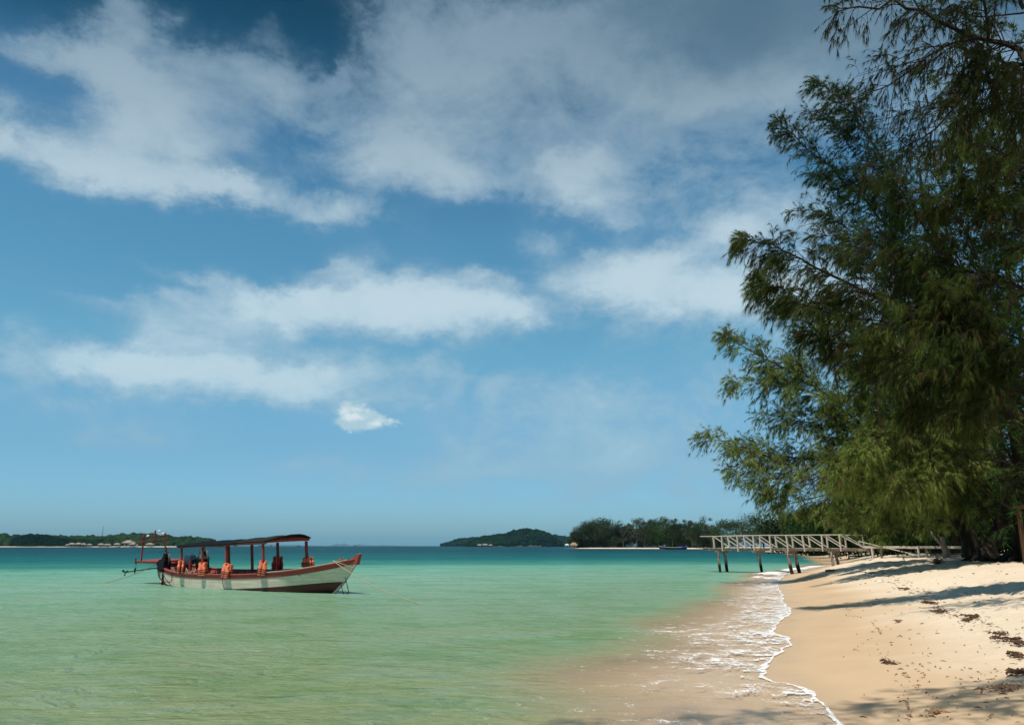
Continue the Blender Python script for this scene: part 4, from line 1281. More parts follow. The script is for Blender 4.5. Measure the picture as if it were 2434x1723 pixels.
for (u, tv, lb) in [(243.5, 1262, 'shorter left mast of the two above the left coast'), (246, 1249, 'tall right mast of the two above the left coast'), (332, 1262, 'short mast on the hilltop of the left coast')]:
    D_ = 1600
    p = at_y(u, tv, D_)
    root = empty('radio_mast', (p[0], D_, 15), 0, lb, 'mast')
    H = p[2] - 15
    m1 = MB()
    for (a, b) in ((-.5, -.5), (.5, -.5), (.5, .5), (-.5, .5)):
        m1.bar((a, b, 0), (a * .5, b * .5, H), .12, .12)
    m1.build('pole', M['steel'], root)
    m2 = MB()
    for i in range(10):
        z = H * i / 10
        m2.bar((-.5, -.5, z), (.5, -.5, z + H / 10), .08, .08)
        m2.bar((.5, .5, z), (-.5, .5, z + H / 10), .08, .08)
    o = tag(m2.build('lattice', M['steel'], root), kind='stuff')

M['hull_far'] = simple('hull_far', (0.10, 0.08, 0.07), 0.7, 0.3, 1.0)
M['blue_cloth'] = simple('blue_cloth', (0.02, 0.035, 0.10), 0.8, 0.3, 1.0)
M['tan_wood'] = simple('tan_wood', (0.42, 0.36, 0.27), 0.8, 0.2, 1.0)


def small_boat(name, loc, rz, L, B, H, label, hullm, cabin=None, group=None, cabin_at=.3):
    root = empty(name, loc, rz, label, 'boat', group)
    n = 9
    V, Fq = [], []
    for i in range(n):
        t = i / (n - 1) * 2 - 1
        b = B / 2 * (1 - abs(t) ** 2.6) + .04
        sh = H * (1 + .75 * max(0, -t) ** 2.2 + .35 * max(0, t) ** 2)
        V += [(t * L / 2, -b, sh), (t * L / 2 * .93, -b * .72, -.15), (t * L / 2 * .93, b * .72, -.15), (t * L / 2, b, sh), (t * L / 2 * .97, b * .85, sh * .55), (t * L / 2 * .97, -b * .85, sh * .55)]
        if i:
            c = 6 * i
            for k in range(6):
                Fq.append((c - 6 + k, c - 6 + (k + 1) % 6, c + (k + 1) % 6, c + k))
    Fq.append((0, 1, 2, 3, 4, 5)); Fq.append((c + 5, c + 4, c + 3, c + 2, c + 1, c))
    MB().add(V, Fq).build('hull', hullm, root)
    rl = MB()
    for s in (-1, 1):
        pts = []
        for i in range(n):
            t = i / (n - 1) * 2 - 1
            b = B / 2 * (1 - abs(t) ** 2.6) + .05
            pts.append((t * L / 2, s * b, H * (1 + .75 * max(0, -t) ** 2.2 + .35 * max(0, t) ** 2) + .02))
        rl.tube(pts, L * .008, 4)
    rl.build('gunwale', M['tan_wood'], root)
    if cabin:
        c_ = MB().box((L * cabin_at, 0, H + L * .045), (L * .28, B * .8, L * .10), taper=.94)
        c_.build('cabin', cabin, root)
        MB().box((L * cabin_at, 0, H + L * .10), (L * .31, B * .92, L * .012)).build('roof', cabin, root)
    return root


p = at_z(1600, 1304.6)
small_boat('moored_boat', (p[0], p[1], 0), R(-4), 14, 3.0, .95, 'dark wooden boat with a blue canvas cabin moored off the far beach', M['hull_far'], M['blue_cloth'], None, .30)
p = at_z(1688, 1304.4)
small_boat('sampan', (p[0], p[1] - 8, 0), R(5), 9, 2.0, .6, 'pale flat boat near the far beach left of the jetty', M['tan_wood'], None)
for i, (u, lb) in enumerate([(559, 'distant fishing boat seen left of the third canopy post'), (616, 'left one of two distant fishing boats close together under the canopy'), (623, 'right one of two distant fishing boats close together under the canopy'),
                             (644, 'distant fishing boat just left of the rear canopy jacket'), (709, 'faint distant boat framed by the last canopy posts'), (844, 'distant fishing boat on the horizon above the bow')]):
    p = at_y(u, 1297, 3000)
    small_boat('fishing_boat', (p[0], 3000, .2), R(90 * (i % 2)), 15, 4.5, 2.6, lb, M['hull_far'], M['hull_far'], 'fishing boats on the horizon', .15)

# ------------------------------------------------------------------ jetty
PA = np.array([14.1, 54.3])
PB = np.array([19.9, 49.5])
AX = (PB - PA) / np.linalg.norm(PB - PA)
NX = np.array([-AX[1], AX[0]])          # away from the viewer
if NX[1] < 0: NX = -NX
JW = 1.25
JA = math.atan2(AX[1], AX[0])
jet = empty('jetty', (PA[0], PA[1], 0), JA, 'weathered wooden jetty with braced handrails running from the beach over the water', 'jetty')


def j_s(us, side):
    """distance along the jetty where the photo column us crosses the near (0) or far (1) edge"""
    d = ray(us, 1297)
    o = PA + NX * JW * side
    # o + AX s = d t
    A_ = np.array([[AX[0], -d[0]], [AX[1], -d[1]]])
    s, t = np.linalg.solve(A_, -o)
    return s


DZ = 1.60
RZ = 2.37
near = [1717.6, 1754.6, 1793.4, 1831.8, 1873.3, 1912.4, 1955.3, 1998.3]
farp = [1697.5, 1733.6, 1771.6, 1807, 1845.8, 1885, 1925.4, 1967, 2010.5, 2054]
ns = [j_s(u, 0) for u in near]
fs_ = [j_s(u, 1) for u in farp]
s0, s1_ = min(fs_[0], ns[0]) - .35, fs_[-1] + .1
rj = random.Random(5)
for s in ns:
    MB().bar((s + .02, -.04, DZ - .20 - rj.uniform(0, .07)), (s - .02 + rj.uniform(-.05, .04), -.05 + rj.uniform(-.02, .02), RZ - .03), .19, .07, up=(1, 0, 0)).build('rail_post', M['wood_pale'], jet, bevel=.006)
for s in fs_:
    MB().bar((s + .02, JW, DZ - .02), (s - .02 + rj.uniform(-.05, .04), JW + rj.uniform(-.02, .02), RZ - .03), .17, .07, up=(1, 0, 0)).build('rail_post', M['wood_pale'], jet, bevel=.006)


def rail(sa, sb, y, z, w, h):
    n = 5
    pts = [(sa + (sb - sa) * i / n, y + rj.uniform(-.02, .02), z + rj.uniform(-.025, .02)) for i in range(n + 1)]
    for i in range(n):
        a, b = pts[i], pts[i + 1]
        MB().bar(a, (b[0] - .006, b[1], b[2]), w, h).build('handrail', M['wood_pale'], jet, bevel=.005)


rail(ns[0] - .1, ns[-1] + .15, -.04, RZ, .14, .055)
rail(fs_[0] - 1.0, fs_[-1] + .12, JW, RZ + .0, .14, .055)
for a, b in zip(ns[:-1], ns[1:]):
    if rj.random() < .93:
        MB().bar((a + .1, -.02, RZ - .07), (b - .03, -.02, DZ + .03 + rj.uniform(-.03, .05)), .035, .055).build('brace', M['wood_pale'], jet)
for i, (a, b) in enumerate(zip(fs_[:-1], fs_[1:])):
    if i != 8:
        MB().bar((a + .08, JW - .05, RZ - .07), (b - .03, JW - .05, DZ + .04), .035, .055).build('brace', M['wood_pale'], jet)
a = fs_[-2]
MB().bar((a + .08, JW - .05, RZ - .07), (fs_[-1] + .1, JW - .05, DZ + .02), .035, .055).build('brace', M['wood_pale'], jet)
MB().bar((ns[-1] + .08, -.02, RZ - .07), (ns[-1] + 1.35, -.02, DZ + .0), .035, .055).build('brace', M['wood_pale'], jet)
# deck: beams and single planks
for y in (.03, JW * .5, JW - .03):
    MB().bar((s0 + .1, y, DZ - .13), (s1_ + .2, y, DZ - .13), .10, .14).build('beam', M['wood_deck'], jet, bevel=.005)
npl = int((s1_ - s0) / .17)
for i in range(npl):
    s = s0 + .09 + i * .17
    if i in (23, 41):
        continue
    MB().box((s, JW / 2 + rj.uniform(-.04, .04), DZ - .04 + rj.uniform(-.008, .008)), (.145, JW + .18 + rj.uniform(-.05, .08), .035), rot=(rj.uniform(-.01, .01), 0, rj.uniform(-.015, .015))).build('plank', M['wood_deck'] if rj.random() < .7 else M['wood_pale'], jet)
# piles with crosshead beams
for (ut, vt, ub, vb, side, r0) in [(1704, 1303, 1708.5, 1359.5, 0, .085), (1721, 1303, 1726.5, 1358.5, 1, .105), (1801, 1303, 1808.5, 1356, 1, .10), (1868, 1300, 1877.5, 1364, 0, .10), (1886, 1303, 1897, 1360, 1, .115),
                                   (1973, 1302, 1979, 1355, 0, .09), (1984, 1303, 1993, 1354, 1, .085)]:
    st, sb = j_s(ut, side), j_s(ub, side)
    y = 0.05 if side == 0 else JW - .05
    w = PA + AX * sb + NX * y
    gz = float(ground_h(np.array([w[0]]), np.array([w[1]]))[0])
    pts = []
    for k in range(7):
        t = k / 6
        pts.append((st + (sb - st) * t + rj.uniform(-.015, .015), y + rj.uniform(-.012, .012), DZ - .20 + (min(gz, 0) - .5 - DZ + .20) * t))
    lean = (sb - st) * ((DZ + .7) / (DZ + .1))
    pts = [(st + lean * k / 6 + rj.uniform(-.012, .012), p[1], p[2]) for k, p in enumerate(pts)]
    MB().tube(pts, [r0 * rj.uniform(.9, 1.1) for _ in pts], 9).build('pile', M['pile'], jet, smooth=True)
for ut in (1713, 1801, 1877, 1979):
    s = j_s(ut, .5)
    MB().bar((s, -.15, DZ - .26), (s, JW + .15, DZ - .26), .12, .12).build('crosshead', M['wood_deck'], jet, bevel=.005)
    MB().bar((s + .16, -.15, DZ - .27), (s + .16, JW + .10, DZ - .27), .05, .14).build('crosshead', M['wood_deck'], jet, bevel=.005)

# low walkway on the sand, continuing from the jetty
wk = empty('walkway', (PA[0], PA[1], 0), JA, 'low bleached plank walkway on short posts crossing the sand from the jetty to the trees', 'walkway')
ws_ = [j_s(u, 0) for u in (2073, 2182, 2306)]
wend = j_s(2318, 0)
sg_ = [s1_ + .25, ws_[1] - .5, ws_[1] + .02, ws_[2] - .3, wend]
for i in range(4):
    a, b = sg_[i], sg_[i + 1]
    MB().bar((a + .01, 0, DZ + .03 - .02 * (i % 2)), (b - .01, 0, DZ + .03 - .02 * (i % 2)), .06, .13).build('edge_beam', M['wood_pale'], wk, bevel=.005)
    MB().bar((a + .01, JW, DZ + .02), (b - .01, JW, DZ + .02), .06, .12).build('edge_beam', M['wood_pale'], wk, bevel=.005)
npl = int((wend - s1_ - .3) / .17)
for i in range(npl):
    s = s1_ + .36 + i * .17
    if i in (7, 18, 30):
        continue
    MB().box((s, JW / 2, DZ - .05), (.145, JW - .08, .035), rot=(0, 0, rj.uniform(-.015, .015))).build('plank', M['wood_deck'], wk)
for i, s in enumerate(ws_):
    for side in (0, 1):
        y = -.07 if side == 0 else JW + .07
        ss = s + (.10 if side else 0)
        w = PA + AX * ss + NX * y
        gz = float(ground_h(np.array([w[0]]), np.array([w[1]]))[0])
        MB().bar((ss + .05, y, gz - .4), (ss, y, DZ + .11 if i else DZ - .02), .25 if side == 0 else .17, .08, up=(1, 0, 0)).build('post', M['wood_pale'], wk, bevel=.006)
sa, sb = fs_[-1] + .05, j_s(2178, 0)
w = PA + AX * sb
gz = float(ground_h(np.array([w[0]]), np.array([w[1]]))[0])
MB().bar((sa, -.02, 1.98), (sb, -.14, gz + .05), .05, .05).build('handrail', M['wood_pale'], wk, bevel=.005)

# ------------------------------------------------------------------ the longtail boat
s_w, b_w = at_z(366, 1387), at_z(795, 1412)
A3 = (b_w - s_w) / np.linalg.norm(b_w - s_w)
N3 = np.array([-A3[1], A3[0], 0])
MIDP = (s_w + b_w) / 2 + N3 * 0.22 + np.array([0.54, 0, 0])
HEAD = math.atan2(A3[1], A3[0])
HEEL = R(4)
BM = Matrix.Translation(Vector(MIDP)) @ Matrix.Rotation(HEAD, 4, 'Z') @ Matrix.Rotation(HEEL, 4, 'X') @ Matrix.Scale(.97, 4)


def paint(name, c, rough=.45, wear=(0.30, 0.27, 0.24), amount=.3, planks=0.0, spec=.35, streak=True):
    m_, T = mat(name)
    tcn = T.n('ShaderNodeTexCoord')
    o = tcn.outputs['Object']
    st_ = T.n('ShaderNodeMapping', ins={0: o, 3: (.6, 2, 9)})
    n1 = T.noise(st_.outputs[0], 1.3, 6, .65)
    n2 = T.noise(o, 14, 5, .65)
    n3 = T.noise(T.n('ShaderNodeMapping', ins={0: o, 3: (7, 2, .7)}).outputs[0], 1.2, 4, .6)
    cc = T.mixc(T.m('MULTIPLY', T.smooth(n1, .38, .7), amount), (*c, 1), (*wear, 1))
    cc = T.mixc(T.m('MULTIPLY', T.smooth(n2, .58, .75), amount * .8), cc, (wear[0] * .7, wear[1] * .6, wear[2] * .5, 1))
    if streak:
        cc = T.mixc(T.m('MULTIPLY', T.smooth(n3, .55, .8), amount), cc, (wear[0] * .8, wear[1] * .65, wear[2] * .5, 1))
    h = T.m('ADD', n2, 0)
    if planks:
        z = T.n('ShaderNodeSeparateXYZ', ins={0: o}).outputs[2]
        fr_ = T.m('FRACT', T.m('MULTIPLY', z, planks))
        gr = T.m('LESS_THAN', fr_, .07)
        cc = T.mixc(T.m('MULTIPLY', gr, .30), cc, (wear[0] * .6, wear[1] * .6, wear[2] * .6, 1))
        h = T.m('SUBTRACT', n2, T.m('MULTIPLY', gr, 1.2))
    bp = T.n('ShaderNodeBump', ins={'Strength': .35, 'Distance': .012, 'Height': h})
    T.n('ShaderNodeOutputMaterial', ins={0: T.n('ShaderNodeBsdfPrincipled', ins={'Base Color': cc, 'Roughness': rough, 'Specular IOR Level': spec, 'Normal': bp.outputs[0]}).outputs[0]})
    return m_


M['hull_white'] = paint('hull_white', (.86, .71, .56), .6, (.40, .32, .24), .45, planks=6.5, spec=.15)
M['hull_red'] = paint('hull_red', (.085, .020, .018), .6, (.05, .02, .02), .5)
M['red_paint'] = paint('red_paint', (.36, .050, .038), .55, (.22, .10, .08), .45)
M['red_post'] = paint('red_post', (.27, .045, .038), .6, (.12, .04, .035), .5)
M['inner'] = paint('inner', (.30, .085, .065), .7, (.14, .08, .06), .5)
M['cream_trim'] = paint('cream_trim', (.62, .52, .40), .6, (.35, .28, .20), .5)
M['roof_dark'] = simple('roof_dark', (.010, .012, .015), .95, .5, 5, bump=.8, spec=.05)
M['roof_green'] = simple('roof_green', (.022, .026, .024), .95, .5, 5, bump=.8, spec=.05)
M['orange'] = simple('orange', (.86, .22, .11), .75, .12, 8, bump=.5, spec=.2)
M['orange_red'] = simple('orange_red', (.50, .06, .04), .75, .2, 8, bump=.5, spec=.2)  # orange jacket cloth with its shade put into a darker red
M['strap'] = simple('strap', (.02, .012, .02), .8, .2)
M['black_iron'] = simple('black_iron', (.008, .008, .009), .7, .5, 12, bump=.4, spec=.15)
M['grey_iron'] = simple('grey_iron', (.16, .16, .16), .45, .4, 12, bump=.4, spec=.5, metal=.3)
M['engine_blue'] = simple('engine_blue', (.02, .06, .09), .35, .3, 6, spec=.5)
M['rope'] = simple('rope', (.40, .32, .22), .9, .3, 30)
M['rope_dark'] = simple('rope_dark', (.035, .03, .028), .9, .3, 30)
M['rope_brown'] = simple('rope_brown', (.26, .16, .09), .9, .4, 30)

boat = empty('longtail_boat', (0, 0, 0), 0, 'white wooden longtail boat with red trim and dark awning anchored in the shallows', 'boat')
boat.matrix_world = BM

# stations: s, half beam at sheer, sheer z, paint line z, keel z, half beam low, chine z
ST_S = np.array([-6.75, -6.3, -5.6, -4.6, -3.2, -1.5, 0.3, 2.2, 3.8, 5.0, 5.9, 6.5, 6.80])
HB = np.interp(ST_S, [-6.75, -6.3, -5.6, -4.6, -3.0, -.5, 1.5, 3.5, 4.8, 5.8, 6.4, 6.8], [.50, .62, .80, .95, 1.04, 1.10, 1.10, .95, .70, .38, .16, .035])
SHZ = np.interp(ST_S, [-6.75, -6.1, -5.0, -3.2, -.3, 2.6, 4.2, 5.6, 6.4, 6.8], [.95, .80, .67, .61, .63, .75, .87, 1.04, 1.18, 1.27])
PLZ = np.interp(ST_S, [-6.75, -4.4, -2.4, -.4, 2.0, 4.1, 5.6, 6.2, 6.8], [.13, .06, .03, .07, .20, .33, .42, .44, .44])
BS = catmull(np.stack([ST_S, HB, SHZ], 1), 60)
NSX = 61
bs, bh_, bz = BS[:, 0], BS[:, 1], BS[:, 2]
bp_ = np.interp(bs, ST_S, PLZ)
RINGS = []
for i in range(NSX):
    s, hb, zs, zp = bs[i], bh_[i], bz[i], bp_[i]
    keel = -.45 if s < 3.5 else -.45 + (s - 3.5) ** 2 * .055
    # the raked stem: the lower points move aft towards the bow
    def rake(z):
        if s < 3.5: return s
        k = np.clip((s - 3.5) / 3.3, 0, 1) ** 1.5
        full = np.interp(z, [-.45, -.08, .4, .97, 1.24, 1.5], [4.6, 5.30, 5.98, 6.52, 6.76, 6.86])
        return s + (full - 6.80) * k
    def stern(z, s_):
        return s_ + (max(0, .9 - z) * .10 if s < -6.0 else 0)
    zl = [zs, zs - .16, zp + (zs - .16 - zp) * .5, zp, zp - .02 - (zp + .2) * .35, -.22, keel]
    fl = [1.0, .99, .97, .94, .90, .78, .05]
    if s > 3:
        kk = min(1, (s - 3) / 3.5)
        fl = [1.0, .99 - .05 * kk, .97 - .25 * kk, .94 - .46 * kk, .90 - .56 * kk, .78 - .58 * kk, .04]
    ring = []
    for z, f_ in zip(zl, fl):
        ring.append((stern(z, rake(z)), -hb * f_, z))
    RINGS.append(ring)


def hull_strip(k0, k1, m_, name, off=0.0, par=boat):
    V, Fq = [], []
    n = k1 - k0 + 1
    for side in (-1, 1):
        base = len(V)
        for ring in RINGS:
            for k in range(k0, k1 + 1):
                x, y, z = ring[k]
                V.append((x, (y - off) * (1 if side == -1 else -1), z))
        for i in range(NSX - 1):
            for k in range(n - 1):
                q = (base + i * n + k, base + (i + 1) * n + k, base + (i + 1) * n + k + 1, base + i * n + k + 1)
                Fq.append(q if side == -1 else q[::-1])
    b2 = NSX * n
    for e in (0, NSX - 1):
        for k in range(n - 1):
            q = (e * n + k, e * n + k + 1, b2 + e * n + k + 1, b2 + e * n + k)
            Fq.append(q)
    o = np_mesh(name, V, Fq, m_, par, smooth=False)
    o.data.polygons.foreach_set('use_smooth', [True] * (len(Fq) - 2 * (n - 1)) + [False] * (2 * (n - 1)))
    return o


hull_strip(1, 3, M['hull_white'], 'hull')
hull_strip(3, 6, M['hull_red'], 'hull_bottom')
hull_strip(0, 1, M['red_paint'], 'sheer_strake', off=.012)
# inside lining and floor
V, Fq = [], []
for i in range(NSX):
    s, hb, zs = bs[i], bh_[i], bz[i]
    w = max(hb - .055, .008)
    fz = max(.14, min(zs - .3, RINGS[i][4][2] + .25)) if s < 3 else np.interp(s, [3, 6.8], [.20, zs - .12])
    rx_ = np.interp(-fz, [-p_[2] for p_ in RINGS[i]], [p_[0] for p_ in RINGS[i]])
    ry_ = max(np.interp(-fz, [-p_[2] for p_ in RINGS[i]], [abs(p_[1]) for p_ in RINGS[i]]) - .05, .006)
    V += [(RINGS[i][0][0], -w, zs + .01), (rx_, -ry_, fz), (rx_, ry_, fz), (RINGS[i][0][0], w, zs + .01)]
    if i:
        b = 4 * i
        for k in range(3):
            Fq.append((b - 4 + k + 1, b - 4 + k, b + k, b + k + 1))
np_mesh('lining', V, Fq, M['inner'], boat)
# gunwale caps, near one trimmed pale towards the bow
for side in (-1, 1):
    V, Fq = [], []
    for i in range(NSX):
        x, y, z = RINGS[i][0]
        yo, yi = (abs(y) + .045), max(abs(y) - .075, .004)
        V += [(x, side * yo, z), (x, side * yo, z + .05), (x, side * yi, z + .05), (x, side * yi, z)]
        if i:
            b = 4 * i
            for k in range(4):
                q = (b - 4 + k, b + k, b + (k + 1) % 4, b - 4 + (k + 1) % 4)
                Fq.append(q)
    np_mesh('gunwale', V, Fq, M['red_paint'], boat)
    V, Fq = [], []
    j = 0
    for i in range(NSX):
        if not (bs[i] > 1.9 and bs[i] < 6.55):
            continue
        x, y, z = RINGS[i][0]
        yo, yi = (abs(y) + .050), max(abs(y) - .080, .004)
        V += [(x, side * yo, z + .052), (x, side * yo, z + .075), (x, side * yi, z + .075), (x, side * yi, z + .052)]
        if j:
            b = 4 * j
            for k in range(4):
                Fq.append((b - 4 + k, b + k, b + (k + 1) % 4, b - 4 + (k + 1) % 4))
        j += 1
    np_mesh('trim_strip', V, Fq, M['cream_trim'], boat)
# stem post along the bow, red beak on top
MB().tube([(4.9, 0, -.28), (5.35, 0, -.06), (5.62, 0, .12), (6.03, 0, .42), (6.58, 0, .98), (6.80, 0, 1.20)], [.05, .055, .055, .055, .055, .055], 6).build('stem', M['cream_trim'], boat, smooth=True)
MB().prism([(6.46, 1.10), (6.84, 1.08), (6.99, 1.46), (6.93, 1.48), (6.66, 1.37), (6.50, 1.26)], -.075, .075, bevel=.012, inset=.05).build('stem_head', M['red_paint'], boat)
MB().bar((-6.73, 0, .0), (-6.82, 0, 1.36), .08, .10, up=(1, 0, 0)).build('sternpost', M['hull_white'], boat, bevel=.01)
# thwarts, floor planks
for s, w in [(-4.3, .22), (-2.75, .24), (-1.2, .24), (.3, .24), (1.7, .24), (3.0, .26), (4.2, .30)]:
    hb = float(np.interp(s, bs, bh_)) - .06
    z = float(np.interp(s, bs, bz)) - .17
    MB().box((s, 0, z), (w, hb * 2, .035)).build('thwart', M['inner'] if s < 2.5 else M['red_paint'], boat, bevel=.005)
    for y in ((-.5, .5) if s < 2 else ()):
        MB().box((s, y * hb, z * .5 + .06), (.05, .05, z - .14)).build('thwart_leg', M['inner'], boat)
for k in range(6):
    y = -.62 + k * .25
    MB().bar((-5.6, y, .165), (3.6, y, .165), .225, .02).build('floorboard', M['inner'], boat)
# fore deck planks
for k in range(5):
    s = 4.75 + k * .30
    hb = float(np.interp(s + .3, bs, bh_)) - .05
    MB().box((s, 0, float(np.interp(s, bs, bz)) - .03), (.285, hb * 1.9, .03), rot=(0, -.13, 0)).build('foredeck_plank', M['red_paint'], boat)
# side benches inside
for side in (-1, 1):
    for (a, b) in ((-4.9, -3.1), (-3.05, -1.3)):
        pass
# rib frames along the far inner side
for s in np.arange(-4.8, 2.0, .55):
    hb = float(np.interp(s, bs, bh_)) - .075
    z = float(np.interp(s, bs, bz))
    for side in (-1, 1):
        MB().bar((s, side * hb * .93, .17), (s, side * hb, z - .03), .045, .05, up=(1, 0, 0)).build('rib', M['inner'], boat)
# awning posts
zt = lambda s: float(np.interp(s, [-4, 2.5], [1.74, 1.92]))
for (s, y, zb) in [(-3.90, -1.0, .62), (-2.14, -1.02, .60), (-.28, -1.03, .62), (2.28, -1.0, .76), (-3.36, 1.0, .60), (-1.55, 1.02, .60), (.36, 1.03, .64), (2.40, 1.0, .76)]:
    MB().bar((s + .07, y, zb), (s, y, zt(s) + (.03 if y < 0 else -.03)), .085 if y < 0 else .10, .085, up=(1, 0, 0)).build('awning_post', M['red_post'], boat, bevel=.006)
# awning: curved covering in two lengths over a red frame
for y in (-1.04, 1.04):
    MB().bar((-4.05, y, zt(-4.05) + .04), (2.55, y, zt(2.55) + .03), .05, .09).build('awning_beam', M['red_paint'], boat, bevel=.005)
for s in np.arange(-3.95, 2.6, 1.08):
    pts = [(s, y, zt(s) + .05 + .10 * (1 - (y / 1.1) ** 2) ** .9) for y in np.linspace(-1.04, 1.04, 9)]
    MB().tube(pts, .025, 5).build('awning_hoop', M['red_paint'], boat)
MB().bar((-3.95, 0, zt(-3.95) + .115), (2.65, 0, zt(2.65) + .115), .05, .05).build('ridge_beam', M['red_paint'], boat)


def awning(sa, sb, zoff, m_, n, lift=0.0, skew=0.0):
    V, Fq = [], []
    ys = np.linspace(-1.14, 1.14, 15)
    ss = np.linspace(sa, sb, n)
    rr = random.Random(int(sa * 100))
    for si, s in enumerate(ss):
        for yi, y in enumerate(ys):
            e = 1 - (y / 1.14) ** 2
            s2 = s + skew * e
            if si == 0 or si == n - 1:
                s2 += rr.uniform(-.03, .03)
            z = zt(s) + .07 + .13 * max(e, 0) ** .9 + zoff + lift * (s - sa) / (sb - sa) * e + .018 * math.sin(s * 5 + y * 2) * e + rr.uniform(-.008, .008)
            V.append((s2, y, z))
    m = len(ys)
    for i in range(n - 1):
        for j in range(m - 1):
            Fq.append((i * m + j, (i + 1) * m + j, (i + 1) * m + j + 1, i * m + j + 1))
    o = np_mesh('awning', V, Fq, m_, boat, smooth=True)
    md_ = o.modifiers.new('t', 'SOLIDIFY')
    md_.thickness = .035
    return o


awning(-4.10, .55, 0, M['roof_dark'], 26)
awning(.35, 2.55, .035, M['roof_green'], 14, lift=.06, skew=.30)
# arched red end board below the front edge of the awning
V = [(2.50, y, zt(2.5) + .02) for y in np.linspace(-.98, .98, 13)] + [(2.50, y, zt(2.5) + .05 + .09 * (1 - (y / 1.0) ** 2)) for y in np.linspace(-.98, .98, 13)]
Fq = [(i, i + 1, 14 + i, 13 + i) for i in range(12)]
o = np_mesh('end_board', V, Fq, M['red_paint'], boat)
o.modifiers.new('t', 'SOLIDIFY').thickness = .03
# stern platform of planks, running aft past the sternpost
for y in (-.62, -.20, .22, .62):
    MB().bar((-5.9, y * .85, 1.0), (-8.75, y * .95, 1.04 + (.0 if y < 0 else .03)), .11, .07).build('stern_beam', M['red_paint'], boat, bevel=.006)
for k in range(11):
    s = -6.35 - k * .235
    MB().box((s, 0, 1.085 + .003 * (k % 2)), (.19, 1.42 - .01 * (k % 3), .03)).build('stern_plank', M['red_paint'] if k % 3 else M['inner'], boat)
for y in (-.62, .62):
    MB().bar((-5.45, y * 1.25, .66), (-6.9, y * .9, 1.02), .05, .12).build('stern_knee', M['red_paint'], boat)
MB().bar((-8.7, -.66, .96), (-8.72, -.66, 1.22), .05, .05, up=(1, 0, 0)).build('cleat', M['hull_red'], boat)
# stern frame with crossbars and three little lamps
MB().bar((-8.30, -.6, 1.1), (-8.10, -.6, 2.34), .06, .07, up=(1, 0, 0)).build('mast_post', M['red_post'], boat, bevel=.005)
MB().bar((-8.26, .6, 1.1), (-8.36, .6, 2.36), .06, .07, up=(1, 0, 0)).build('mast_post', M['red_post'], boat, bevel=.005)
MB().bar((-8.22, 0, 1.93), (-8.18, 0, 2.50), .06, .07, up=(1, 0, 0)).build('mast_post', M['red_post'], boat, bevel=.005)
MB().bar((-8.06, -.92, 2.17), (-8.38, .75, 2.22), .055, .055).build('crossbar', M['red_post'], boat, bevel=.005)
MB().bar((-8.12, -1.0, 1.93), (-8.36, .78, 1.98), .055, .055).build('crossbar', M['red_post'], boat, bevel=.005)
for (x, y, z) in ((-8.04, -.5, 2.24), (-8.10, .10, 2.44), (-8.42, .48, 2.30)):
    MB().tube([(x, y, z), (x + .02, y + .05, z + .02), (x + .05, y + .11, z + .05)], [.035, .05, .022], 7).build('lamp', M['plastic_white'], boat, smooth=True)

# bollard with rope at the bow
bb = empty('bow_bollard', BM @ Vector((5.45, .32, 1.02)), HEAD, 'small red bollard with a coil of rope behind the bow gunwale', 'bollard')
MB().tube([(0, 0, 0), (0, 0, .26)], [.05, .045], 8).build('post', M['red_paint'], bb)
for k in range(3):
    MB().tube([(.09 * math.cos(a) * (1 - .1 * k), .09 * math.sin(a), .12 + .045 * k + .01 * math.sin(a)) for a in np.linspace(0, 6.28, 12)], .022, 5).build('rope_turn', M['rope_brown'], bb, smooth=True)


